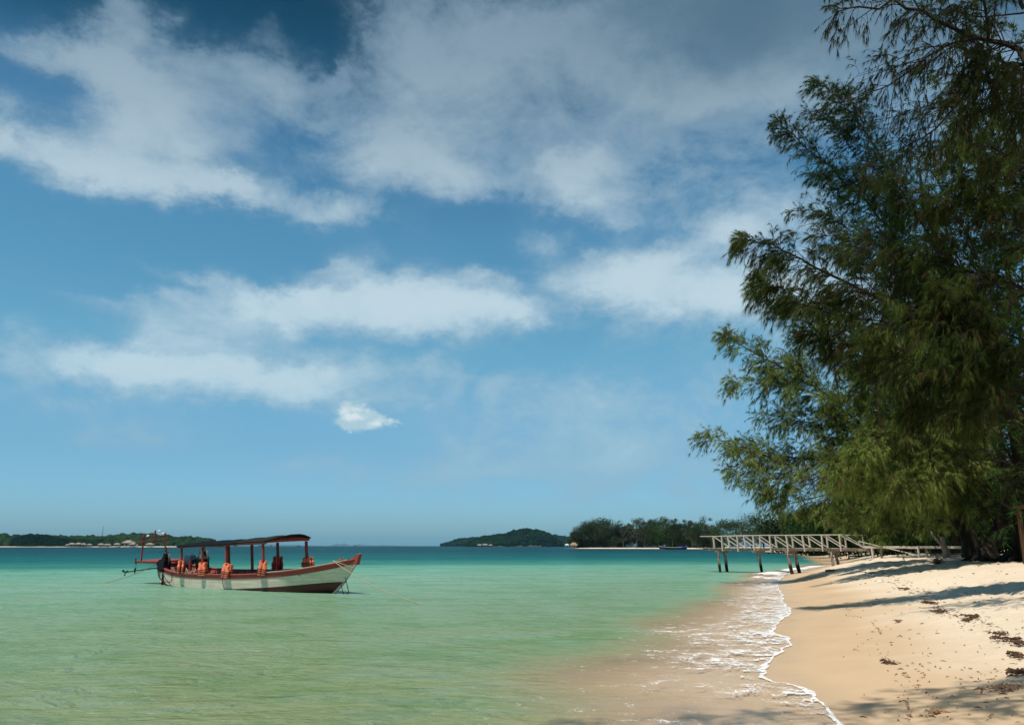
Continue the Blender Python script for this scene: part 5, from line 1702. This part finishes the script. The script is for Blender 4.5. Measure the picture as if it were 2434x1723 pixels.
# life jackets -------------------------------------------------------------
def life_jacket(label, y_l, s_l, z_l, body='orange', tilt=0.0,  yaw=0.0, sx=1.0, group='life jackets tied to the awning posts', folded=False):
    """hangs round a post: front and back panel with arm holes, collar, three dark straps"""
    root = empty('life_jacket', BM @ Vector((s_l, y_l, z_l)), 0, label, 'life jacket', group)
    root.rotation_euler = (0, tilt, HEAD + yaw)
    root.scale = (.94, .94, .88)
    w = .20 * sx
    out = [(-w * 1.0, 0), (w * 1.0, 0), (w * 1.12, .17), (w * 1.0, .27), (w * .62, .34), (w * .60, .44), (w * .86, .52), (w * .78, .585), (w * .36, .60), (w * .05, .47), (-w * .30, .60), (-w * .78, .585), (-w * .90, .52), (-w * .62, .44), (-w * .66, .34), (-w * 1.0, .27), (-w * 1.12, .17)]
    if folded:
        out = [(x, z * .72) for (x, z) in out]
    # the outline is concave at the arm holes: fill as strips from the middle line
    def panel(y0, y1, nm, m2):
        V, Fq = [], []
        half = []
        zs_ = np.linspace(0, .60 * (.72 if folded else 1), 13)
        prof_z = np.array([0, .10, .17, .27, .34, .40, .46, .52, .585, .60]) * (.72 if folded else 1)
        prof_w = np.array([.90, 1.0, 1.03, 1.02, .92, .78, .74, .86, .84, .60]) * w
        notch = np.interp(zs_, np.array([0, .44, .60]) * (.72 if folded else 1), [0, 0, .42 * w])
        for i, z in enumerate(zs_):
            ww = float(np.interp(z, prof_z, prof_w))
            nt_ = float(notch[i])
            puff_ = 1 - .5 * abs(i / 12 - .5) ** 1.5
            bulge = .012 * math.sin(z * 55)
            for (a, b) in ((-ww, -nt_), (nt_, ww)):
                m = (a + b) / 2
                th = (y1 - y0) / 2 * puff_ + bulge
                c = (y0 + y1) / 2
                V += [(a, c, z), (a * .9 + m * .1, c - th, z), (b * .9 + m * .1, c - th, z), (b, c, z), (b * .9 + m * .1, c + th, z), (a * .9 + m * .1, c + th, z)]
        for i in range(12):
            for hf in range(2):
                o0, o1 = i * 12 + hf * 6, (i + 1) * 12 + hf * 6
                for k in range(6):
                    Fq.append((o0 + k, o0 + (k + 1) % 6, o1 + (k + 1) % 6, o1 + k))
        MBx = MB().add(V, Fq)
        for i in (0, 12):
            for hf in range(2):
                o0 = i * 12 + hf * 6
                MBx.add([V[o0 + k] for k in range(6)], [tuple(range(6))] if i else [tuple(range(5, -1, -1))])
        return MBx.build(nm, m2, root, smooth=True)
    fp = panel(-.13, -.03, 'front_panel', M[body])
    panel(.05, .13, 'back_panel', M[body])
    k_ = .72 if folded else 1
    for x in (-.62, .62):
        MB().box((x * w, .01, .595 * k_), (w * .34, .19, .035)).build('shoulder_pad', M[body], root, bevel=.01)
    for z in (.07, .16, .25):
        z *= k_
        ww = w * 1.16
        tl = .03 * random.uniform(-1, 1)
        loop = [(-ww, .05, z - tl), (-ww * 1.0, -.07, z - tl), (-ww * .9, -.155, z - tl * .8), (0, -.162, z), (ww * .9, -.155, z + tl * .8), (ww, -.07, z + tl), (ww, .05, z + tl), (ww * .8, .15, z + tl), (-ww * .8, .15, z - tl), (-ww, .05, z - tl)]
        V, Fq = [], []
        for (x, y, zz_) in loop:
            V += [(x, y, zz_ - .016), (x, y, zz_ + .016)]
        Fq = [(2 * i, 2 * i + 2, 2 * i + 3, 2 * i + 1) for i in range(len(loop) - 1)]
        MB().add(V, Fq).build('strap', M['strap'], fp)
    return root


life_jacket('orange life jacket on the leftmost near awning post, its arm hole facing out', -1.10, -3.78, .64, tilt=R(-10), yaw=R(-35), sx=.95)
life_jacket('orange life jacket with a magenta-tinged strap area on the second near post', -1.10, -1.93, .60, tilt=R(-3), yaw=R(28), sx=.95)
life_jacket('fully orange life jacket hanging lowest, on the third near post above the dark rope', -1.16, -.06, .57, tilt=R(10), yaw=R(8), sx=1.12)
life_jacket('narrow orange life jacket on the fourth near post, lower corner over the pale trim', -1.14, 2.42, .71, tilt=R(4), yaw=R(45), sx=.86)
life_jacket('shaded dark red life jacket on the far post, seen from behind', .98, .42, .70, body='orange_red', yaw=R(0), sx=1.25)
life_jacket('bright slumped life jacket on the frontmost far post near the bow', .98, 2.55, .84, tilt=R(-6), yaw=R(12), sx=1.22, folded=True)


# engines -------------------------------------------------------------------
def longtail_engine(label, loc_l, yaw, shaft=None, scale=1.0, rsd=1, head='black_iron'):
    rr = random.Random(rsd)
    root = empty('longtail_engine', BM @ Vector(loc_l), HEAD + yaw, label, 'boat engine')
    k = scale
    MB().box((0, 0, .28 * k), (.52 * k, .36 * k, .34 * k), taper=.85).build('engine_block', M['black_iron'], root, bevel=.03)
    MB().box((.10 * k, 0, .52 * k), (.30 * k, .30 * k, .18 * k), taper=.8).build('cylinder_head', M[head], root, bevel=.02)
    MB().tube([(-.30 * k, .06, .34 * k), (-.36 * k, .06, .34 * k)], [.19 * k, .19 * k], 14).build('flywheel', M['black_iron'], root)
    MB().tube([(.02 * k, .12, .55 * k), (-.02 * k, .12, .72 * k), (-.10 * k, .10, .80 * k), (-.12 * k, .10, .98 * k)], .032 * k, 7).build('exhaust', M['black_iron'], root, smooth=True)
    MB().tube([(.16 * k, -.08, .60 * k), (.16 * k, -.08, .76 * k)], [.09 * k, .075 * k], 10).build('air_filter', M['black_iron'], root)
    MB().tube([(.24 * k, .05, .30 * k), (.30 * k, .05, .50 * k), (.22 * k, .02, .70 * k), (.05 * k, -.02, .78 * k), (-.08 * k, -.05, .66 * k)], .02 * k, 6).build('hose', M['grey_iron'], root, smooth=True)
    for q in range(5):
        a = (rr.uniform(-.22, .22) * k, rr.uniform(-.18, .18), rr.uniform(.3, .5) * k)
        b = (rr.uniform(-.30, .30) * k, rr.uniform(-.22, .22), rr.uniform(.55, .85) * k)
        c = ((a[0] + b[0]) / 2 + rr.uniform(-.1, .1), a[1], b[2] + .05)
        MB().tube([a, c, b], .012 * k, 5).build('pipe', M['black_iron'] if q % 2 else M['grey_iron'], root)
    MB().tube([(.25 * k, 0, .35 * k), (.62 * k, -.05, .48 * k)], .014 * k, 6).build('tiller', M['black_iron'], root)
    MB().box((0, 0, .06 * k), (.40 * k, .30 * k, .10 * k)).build('mount', M['black_iron'], root, bevel=.01)
    MB().tube([(0, 0, -.45 * k), (0, 0, .05 * k)], .045 * k, 8).build('pivot_post', M['black_iron'], root)
    if shaft is not None:
        e = Vector(shaft)
        a = Vector((-.30 * k, 0, .20 * k))
        MB().tube([a, e], .026, 7).build('drive_shaft', M['black_iron'], root)
        d = (e - a).normalized()
        hubp = MB().tube([e - d * .02, e + d * .14], [.045, .025], 8).build('propeller_hub', M['black_iron'], root)
        for q in range(3):
            an = q * 2.094 + .4
            s = d.cross(Vector((0, 0, 1))).normalized()
            u = s.cross(d)
            rdir = s * math.cos(an) + u * math.sin(an)
            tdir = s * -math.sin(an) + u * math.cos(an)
            pts = [e + d * .03 + rdir * .03, e + d * .10 + rdir * .10 + tdir * .05, e + d * .09 + rdir * .18 + tdir * .01, e + d * .02 + rdir * .13 - tdir * .05]
            bl = MB().add(pts, [(0, 1, 2, 3)]).build('propeller_blade', M['black_iron'], hubp)
            bl.modifiers.new('t', 'SOLIDIFY').thickness = .012
        m_ = a + (e - a) * .72
        MB().tube([m_ + Vector((0, 0, -.12)), m_ + Vector((0, 0, .12))], [.02, .05], 6).build('shaft_guard', M['black_iron'], root)
    return root


longtail_engine('black longtail engine on the near stern quarter, its shaft and propeller reaching out aft', (-6.05, -.66, .60), 0, shaft=(-3.75, .12, -.06), scale=1.1, rsd=3)
longtail_engine('second black longtail engine with pale fittings on the far side by the second awning post', (-4.95, .62, .62), 0, shaft=None, scale=1.12, rsd=8, head='grey_iron')
om = empty('outboard_motor', BM @ Vector((-5.40, .22, .30)), HEAD, 'dark blue outboard motor standing between the two black engines', 'boat engine')
MB().prism([(-.24, .62), (.20, .62), (.24, .78), (.20, .98), (.05, 1.06), (-.18, 1.04), (-.26, .88)], -.17, .17, bevel=.05, inset=.12).build('cowling', M['engine_blue'], om)
MB().box((0, 0, .30), (.20, .15, .66)).build('midsection', M['black_iron'], om, bevel=.02)
MB().box((-.03, 0, .60), (.38, .28, .05)).build('cowl_rim', M['grey_iron'], om, bevel=.01)
MB().tube([(.2, 0, .62), (.55, .02, .70)], .018, 6).build('tiller', M['black_iron'], om)
MB().bar((.30, -.12, -.05), (.22, -.12, .80), .08, .09, up=(1, 0, 0)).build('bracket', M['red_post'], om)

# coils of rope and nets heaped in the stern
pile = empty('rope_heap', BM @ Vector((-4.75, -.1, .30)), HEAD, 'brown tangle of rope and netting heaped between the stern engines and first jacket', 'rope')
rr = random.Random(9)
for q in range(16):
    pts = []
    cx0, cy0, r0 = rr.uniform(-.55, .55), rr.uniform(-.35, .35), rr.uniform(.12, .34)
    for a in np.linspace(0, rr.uniform(5, 8), 16):
        pts.append((cx0 + r0 * math.cos(a) * 1.3, cy0 + r0 * math.sin(a), .04 + .025 * q * rr.uniform(.6, 1.0) + .04 * math.sin(a * 2)))
    MB().tube(pts, rr.uniform(.010, .022), 5).build('coil', M['rope_brown'] if q % 3 else M['rope'], pile, smooth=True)

# ropes over the near quarter
for i, (pts, nm, lb) in enumerate([
    ([(-5.95, -.98, .72), (-5.75, -1.02, .45), (-5.35, -1.0, .22), (-4.95, -.97, .05), (-4.4, -.93, -.04)], 'hose', 'thick dark hose looping down the white quarter below the near engine'),
    ([(-5.8, -.98, .70), (-5.6, -1.04, .35), (-5.0, -1.02, .25), (-4.7, -.99, .30), (-4.75, -.96, .66)], 'mooring_line', 'dark line sagging in a loop beside the hose on the quarter'),
    ([(-5.55, -.96, .68), (-5.3, -1.03, .50), (-4.75, -1.0, .12), (-4.25, -.94, -.06)], 'mooring_line', 'thin dark line running down to the water right of the hose')]):
    P_ = catmull([BM @ Vector(p) for p in pts], 20)
    o = MB().tube([tuple(q) for q in P_], .026 if i == 0 else .015, 6).build(nm, M['rope_dark'], None, smooth=True)
    tag(o, lb, 'rope')
P_ = [BM @ Vector((-.34, -1.165, .60)), BM @ Vector((-.33, -1.13, .30)), BM @ Vector((-.32, -1.04, .02))]
tag(MB().tube(P_, .012, 5).build('fender_line', M['rope_dark'], None), 'thin black line hanging straight down the hull under the lowest jacket', 'rope')


def sag_rope(a, b, sag, r, m_, label, n=24, name='anchor_rope'):
    a, b = Vector(a), Vector(b)
    pts = []
    for i in range(n + 1):
        t = i / n
        p = a.lerp(b, t)
        p.z -= sag * 4 * t * (1 - t)
        pts.append(p)
    return tag(MB().tube(pts, r, 5).build(name, m_, None, smooth=True), label, 'rope')


e = at_z(1024, 1438, -.05)
sag_rope(BM @ Vector((5.9, -.42, 1.26)), e, .22, .014, M['rope'], 'pale anchor rope running from the bow down into the water at the right')
sag_rope(BM @ Vector((5.9, -.42, 1.26)), BM @ Vector((6.66, -.05, .95)), .0, .012, M['rope'], 'short pale lashing across the bow below the beak', name='bow_lashing')
e = at_z(128, 1383, -.05)
sag_rope(BM @ Vector((-6.9, -.5, .98)), e, .45, .012, M['rope_brown'], 'thin stern rope sagging left into the turquoise water')
sag_rope(BM @ Vector((-8.70, -.62, 1.0)), BM @ Vector((-8.95, -.55, .58)), .0, .008, M['rope_dark'], 'thin cord from the stern platform holding up the propeller shaft', name='shaft_cord')

# ladder hanging from the bow
lad = empty('boarding_ladder', BM @ Vector((6.17, -.10, .50)), HEAD, 'small dark metal ladder hanging from the bow over the water', 'ladder')
a0, a1 = Vector((.05, 0, .10)), Vector((.28, 0, -.42))
b0, b1 = Vector((-.12, .34, .02)), Vector((.10, .34, -.44))
b0, b1 = Vector((-.12, -.06, -.12)), Vector((.10, -.06, -.54))
MB().tube([a0, a1], .014, 6).build('side_rail', M['black_iron'], lad)
MB().tube([b0, b1], .014, 6).build('side_rail', M['black_iron'], lad)
for t in (.22, .98):
    MB().tube([b0.lerp(b1, max(0, t - .2) if t < .5 else t), a0.lerp(a1, t)], .012, 6).build('rung', M['black_iron'], lad)

# ------------------------------------------------------------------ things on the beach
def on_sand(us, vs, dz=0.0):
    """where the sight line through a photo point meets the sand"""
    d = ray(us, vs)
    t = 4.0
    while t < 120:
        p = np.array([0, 0, CAMZ]) + d * t
        if p[2] <= float(ground_h(np.array([p[0]]), np.array([p[1]]))[0]) + dz:
            return p
        t += .03 + t * .002
    return p


# pole with a dark clump at its foot
p = on_sand(2226, 1338)
root = empty('hanging_cord', tuple(p), 0, 'thin dark cord hanging from the branches with a dark bundle resting on the sand', 'cord')
top = at_y(2216, 1255, p[1] + .3) - p
MB().tube([(0, 0, .08), tuple(top * .4 + np.array([.03, 0, 0])), tuple(top)], .014, 5).build('cord', M['rope_dark'], root)
mb = MB()
for q in range(26):
    a = random.uniform(0, 6.28); l = random.uniform(.15, .38)
    mb.tube([(0, 0, .05), (l * .6 * math.cos(a), l * .6 * math.sin(a), random.uniform(.06, .20)), (l * math.cos(a), l * math.sin(a), .01)], [.03, .02, .006], 4)
mb.ball((0, 0, .07), (.16, .14, .10), jit=.25)
mb.build('bundle', M['litter'], root)

# bleached stump and crossed roots behind the walkway
p = at_y(2246, 1300, 44.0); gz = float(ground_h(np.array([p[0]]), np.array([44.0]))[0])
st_ = empty('tree_stump', (p[0], 44.0, gz), 0, 'bleached grey snag standing in the shade behind the walkway', 'stump')
MB().tube([(0, 0, -.2), (.05, 0, .4), (-.08, 0, .8), (-.05, 0, 1.2)], [.24, .18, .15, .10], 9).build('trunk', M['bark_grey'], st_, smooth=True)
MB().tube([(-.05, 0, .7), (-.5, .1, 1.2), (-.6, .1, 1.5)], [.10, .07, .04], 6).build('branch_stub', M['bark_grey'], st_, smooth=True)

# the forked trunk at the right edge
for (u0, v0, pts, rad, lb) in [
    (2345, 1327, [(2345, 1330, 36), (2350, 1300, 36), (2375, 1255, 36.2), (2390, 1180, 36.5), (2380, 1080, 37), (2370, 980, 37.2)], [.62, .36, .30, .26, .18, .10], 'thick dark leaning trunk with flared roots at the end of the walkway'),
    (2425, 1329, [(2425, 1332, 34), (2428, 1290, 34), (2418, 1240, 34), (2440, 1150, 34.5), (2445, 1000, 35)], [.50, .30, .26, .22, .12], 'dark trunk cut by the right edge beside the wooden shelter')]:
    P_ = [at_y(*q) for q in pts]
    b = P_[0].copy(); b[2] = float(ground_h(np.array([b[0]]), np.array([b[1]]))[0])
    P_[0][2] = b[2] - .15
    lm = [(list(map(np.array, (P_[3], P_[3] + np.array([-1.2, -.5, 2.0]), P_[3] + np.array([-2.2, -.8, 4.5]), P_[3] + np.array([-2.6, -.9, 7])))), .08),
          (list(map(np.array, (P_[3], P_[3] + np.array([1.0, .5, 2.0]), P_[3] + np.array([1.8, .8, 4.5]), P_[3] + np.array([2.4, .9, 8])))), .08),
          (list(map(np.array, (P_[2], P_[2] + np.array([-1.0, -.6, 1.0]), P_[2] + np.array([-2.2, -1.0, 1.9]), P_[2] + np.array([-3.6, -1.2, 2.4])))), .06),
          (list(map(np.array, (P_[4], P_[4] + np.array([-.6, .6, 2.0]), P_[4] + np.array([.2, .8, 4.0]), P_[4] + np.array([.2, .9, 6])))), .07)]
    rg = np.random.default_rng(int(u0))
    for q in range(7):
        a = q * .9 + .2
        e = b + np.array([math.cos(a) * 1.3, math.sin(a) * 1.3, -.06])
        lm.append(([b + np.array([0, 0, .45]), b + np.array([math.cos(a) * .5, math.sin(a) * .5, .18]), b + np.array([math.cos(a) * .9, math.sin(a) * .9, .06]), e], .12)) if False else None
    tr_, n = feather_tree('she_oak_tree', b, lm, rg, M['needles_dark'], lb, group='she-oaks along the beach', trunk=(P_, rad), d2=4, L2=2.2, d3=4.0, L3=.9, tuft=.17, nb=6, blen=.28, bw=.018, sag2=.1, sag3=.3, spread=.7)
    NB_TOTAL += n
    mb = MB()
    for q in range(8):
        a = q * .785 + rg.uniform(-.2, .2)
        l = rg.uniform(.9, 1.5)
        mb.tube([(0, 0, .55), (math.cos(a) * .38, math.sin(a) * .38, .26), (math.cos(a) * l * .7, math.sin(a) * l * .7, .05), (math.cos(a) * l, math.sin(a) * l, -.08)], [.20, .16, .08, .03], 6)
    mb.build('roots', M['bark'], tr_, smooth=True)

# shelter corner at the right edge
p = at_y(2427, 1327, 31.0); gz = float(ground_h(np.array([p[0]]), np.array([31.0]))[0])
sh = empty('wooden_shelter', (p[0] + .16, 31.0, gz), 0, 'corner of a brown wooden shelter cut off by the right edge', 'shelter')
M['brown_wood'] = simple('brown_wood', (.10, .055, .03), .8, .3, 3)
for (x, y) in ((0, 0), (2.4, 0), (0.3, -2.2), (2.7, -2.2)):
    MB().bar((x, y, -.3), (x, y, 2.1), .13, .13, up=(1, 0, 0)).build('post', M['brown_wood'], sh, bevel=.008)
for (a, b) in (((-.2, 0, 2.17), (2.6, 0, 2.17)), ((.1, -2.2, 2.17), (2.9, -2.2, 2.17))):
    MB().bar(a, b, .10, .13).build('beam', M['brown_wood'], sh, bevel=.008)
for k in range(5):
    MB().bar((.3 + k * .6, -2.5, 2.27), (.3 + k * .6, .3, 2.27), .07, .07).build('rafter', M['brown_wood'], sh)
MB().box((1.5, -1.1, .45), (2.2, 2.0, .06)).build('bench_top', M['brown_wood'], sh)

# driftwood and boards
for (u, v_, L_, a, r0, lb) in [(2413, 1331, 1.3, .45, .05, 'pale driftwood pole leaning on the sand by the right edge trunk'), (1976, 1357, .55, -.25, .05, 'short black driftwood piece at the foot of the last jetty piles'),
                               (2262, 1318, 2.6, .08, .05, 'long thin driftwood branch lying behind the walkway posts'), (2045, 1322, 3.0, .12, .09, 'grey driftwood log lying at the water edge past the jetty'),
                               (1902, 1353, .9, 2.7, .03, 'bare twig washed up at the breaking wave by the jetty')]:
    p = on_sand(u, v_)
    rt = empty('driftwood', (p[0], p[1], p[2] + r0 * .6), a, lb, 'driftwood')
    tz = .35 if 'leaning' in lb else .03
    MB().tube([(-L_ / 2, 0, 0), (-L_ * .15, .04, .02 + tz * .4), (L_ * .2, -.03, .01 + tz * .7), (L_ / 2, .02, tz)], [r0, r0 * .95, r0 * .8, r0 * .5], 8).build('stem', M['litter'] if 'black' in lb else M['drift'], rt, smooth=True)
    MB().tube([(L_ * .1, 0, .02), (L_ * .25, .10, .08 + tz * .5)], [r0 * .5, r0 * .25], 6).build('side_twig', M['litter'] if 'black' in lb else M['drift'], rt, smooth=True)

# seaweed clumps (distinct dark ones)
for (u, v_, w_, n_, mt, lb) in [
    (2212, 1434, .42, 46, 'litter', 'largest dark heap of weed at the left tip of the shaded footprints'), (2235, 1455, .34, 34, 'litter', 'second dark weed heap, just below the largest one'),
    (2310, 1467, .36, 34, 'litter', 'reddish brown weed heap below the footprint shade'), (2300, 1475, .26, 20, 'litter', 'small flat weed heap under the reddish one'), (2375, 1508, .22, 20, 'litter', 'dark weed wisp left of the two at the right edge'),
    (2396, 1521, .26, 24, 'litter', 'flat dark weed wisp near the right edge'), (2424, 1532, .32, 36, 'litter', 'upper heap of reddish twigs at the right edge'), (2420, 1560, .26, 34, 'litter', 'dark twig cluster at the right edge below the reddish twigs'),
    (2425, 1601, .34, 46, 'litter', 'black curled weed bundle cut by the right edge'), (2395, 1640, .36, 46, 'litter_pale', 'pale brown crumbled weed patch at lower right'), (2138, 1477, .14, 12, 'litter_pale', 'small brown leaf pair in the middle of the dry sand'),
    (2110, 1576, .18, 12, 'litter', 'thin dark twig lying on the debris line'), (2152, 1400, .30, 22, 'litter', 'brown twigs scattered left above the shaded sand'), (2070, 1361, .34, 36, 'litter', 'dark weed in the shade right of the jetty piles'),
    (2225, 1697, .16, 16, 'litter_pale', 'small tuft of brown weed at the bottom of the sand')]:
    p = on_sand(u, v_)
    rt = empty('seaweed_clump', (p[0], p[1], float(ground_h(np.array([p[0]]), np.array([p[1]]))[0])), random.uniform(0, 3), lb, 'seaweed')
    dk = p[1] / 12
    mb = MB()
    for q in range(n_):
        a = random.uniform(0, 6.28)
        c0 = Vector((random.gauss(0, w_ * .40), random.gauss(0, w_ * .15), random.uniform(.004, .03)))
        l = random.uniform(.04, .11) * (1 + .4 * dk)
        d_ = Vector((math.cos(a), math.sin(a), random.uniform(-.1, .25)))
        mb.tube([c0 - d_ * l * .5, c0 + Vector((0, 0, .02)), c0 + d_ * l * .5], [.004, random.uniform(.008, .018), .003], 4)
    tag(mb.build('weed', M[mt], rt), kind='stuff')

# plastic scrap
p = on_sand(2095, 1382)
rt = empty('plastic_scrap', tuple(p), .3, 'small pale blue plastic scrap on the dry sand', 'litter')
mb = MB()
pts = [(-.16, -.03, .01), (-.02, -.07, .04), (.15, -.02, .01), (.12, .06, .05), (-.01, .04, .08), (-.13, .06, .02)]
mb.add(pts, [(0, 1, 4), (1, 2, 3), (1, 3, 4), (0, 4, 5)])
o = mb.build('sheet', M['plastic_white'], rt)
o.modifiers.new('t', 'SOLIDIFY').thickness = .008

# the wrack line and scattered litter: uncountable small bits, one object
mb = MB()
rr = random.Random(31)
lines = [[(1975, 1433), (2015, 1447), (2022, 1452), (2010, 1462), (2062, 1470), (2095, 1505), (2050, 1530), (2030, 1545), (2060, 1556), (2115, 1568), (2120, 1572), (2160, 1584), (2190, 1600), (2200, 1612), (2160, 1626), (2185, 1640),
          (2160, 1655), (2155, 1675), (2165, 1700), (2160, 1722)],
         [(2100, 1366), (2140, 1385), (2150, 1400), (2190, 1412), (2215, 1432), (2250, 1455), (2300, 1470), (2360, 1500), (2400, 1522), (2434, 1535)]]
allp = []
for li, ln in enumerate(lines):
    for (a, b) in zip(ln[:-1], ln[1:]):
        k = int(math.hypot(b[0] - a[0], (b[1] - a[1]) * 2.5) / (1.8 if li == 0 else 2.2)) + 1
        for q in range(k):
            t = (q + rr.random()) / k
            j = 1.0 if li == 0 else 9
            if li == 0 and math.sin(a[0] * .7 + t * 5) + math.sin(a[1] * .31 + t * 11) + rr.uniform(-.8, .8) < .15:
                continue
            allp.append((a[0] + (b[0] - a[0]) * t + rr.gauss(0, j * 1.8), a[1] + (b[1] - a[1]) * t + rr.gauss(0, j * .55), li))
for q in range(300):
    u = rr.uniform(2000, 2434)
    v_ = rr.uniform(1345, 1720)
    if u < 2000 + (v_ - 1345) * .35 and rr.random() < .8:
        continue
    allp.append((u, v_, 2))
U = np.array([q[0] for q in allp]); Vv = np.array([q[1] for q in allp])
# vectorised walk down the sight lines
D_ = np.array([ray(u, v_) for u, v_ in zip(U, Vv)])
tt = np.full(len(U), 4.0)
done = np.zeros(len(U), bool)
for _ in range(900):
    Pq = np.array([0, 0, CAMZ]) + D_ * tt[:, None]
    hq = ground_h(Pq[:, 0], Pq[:, 1]) if _ % 1 == 0 else hq
    done |= Pq[:, 2] <= hq
    if done.all() or _ > 260:
        break
    tt = np.where(done, tt, tt * 1.012)
for (p, q, ok) in zip(Pq, allp, done):
    if not ok:
        continue
    z = float(ground_h(np.array([p[0]]), np.array([p[1]]))[0])
    sz = (.010 if q[2] == 0 else .032) * rr.uniform(.4, 1.5) * max(1, p[1] / 14)
    a = rr.uniform(0, 3.14)
    d_ = Vector((math.cos(a), math.sin(a), rr.uniform(-.05, .15)))
    c0 = Vector((p[0], p[1], z + .006))
    if rr.random() < .6:
        mb.tube([c0 - d_ * sz, c0 + Vector((0, 0, .008)), c0 + d_ * sz], [.002, rr.uniform(.003, .009) * max(1, p[1] / 14), .002], 4, mi=int(rr.random() < (.75 if q[2] == 0 else .4)))
    else:
        s_ = Vector((-d_.y, d_.x, rr.uniform(-.3, .3)))
        mb.add([c0 - d_ * sz * .6, c0 - s_ * sz * .28 + Vector((0, 0, .012)), c0 + d_ * sz * .6, c0 + s_ * sz * .28 + Vector((0, 0, .006))], [(0, 1, 2, 3)], mi=int(rr.random() < .4))
o = mb.build('beach_litter', [M['litter'], M['litter_pale']])
tag(o, 'scattered twigs, needles and leaf bits along the tide lines', 'litter', kind='stuff')

# ------------------------------------------------------------------ air
HZ = 3.0e-5
m_, T = mat('haze')
vol = T.n('ShaderNodeVolumePrincipled', ins={'Color': (.34, .72, .96, 1), 'Density': HZ, 'Anisotropy': 0.0})
om_ = T.n('ShaderNodeOutputMaterial')
T.t.links.new(vol.outputs[0], om_.inputs['Volume'])
hz = MB().box((0, 0, (262 - 12) / 2), (60000, 60000, 274)).build('haze', m_)
tag(hz, kind='stuff')
print('needle blades', NB_TOTAL)
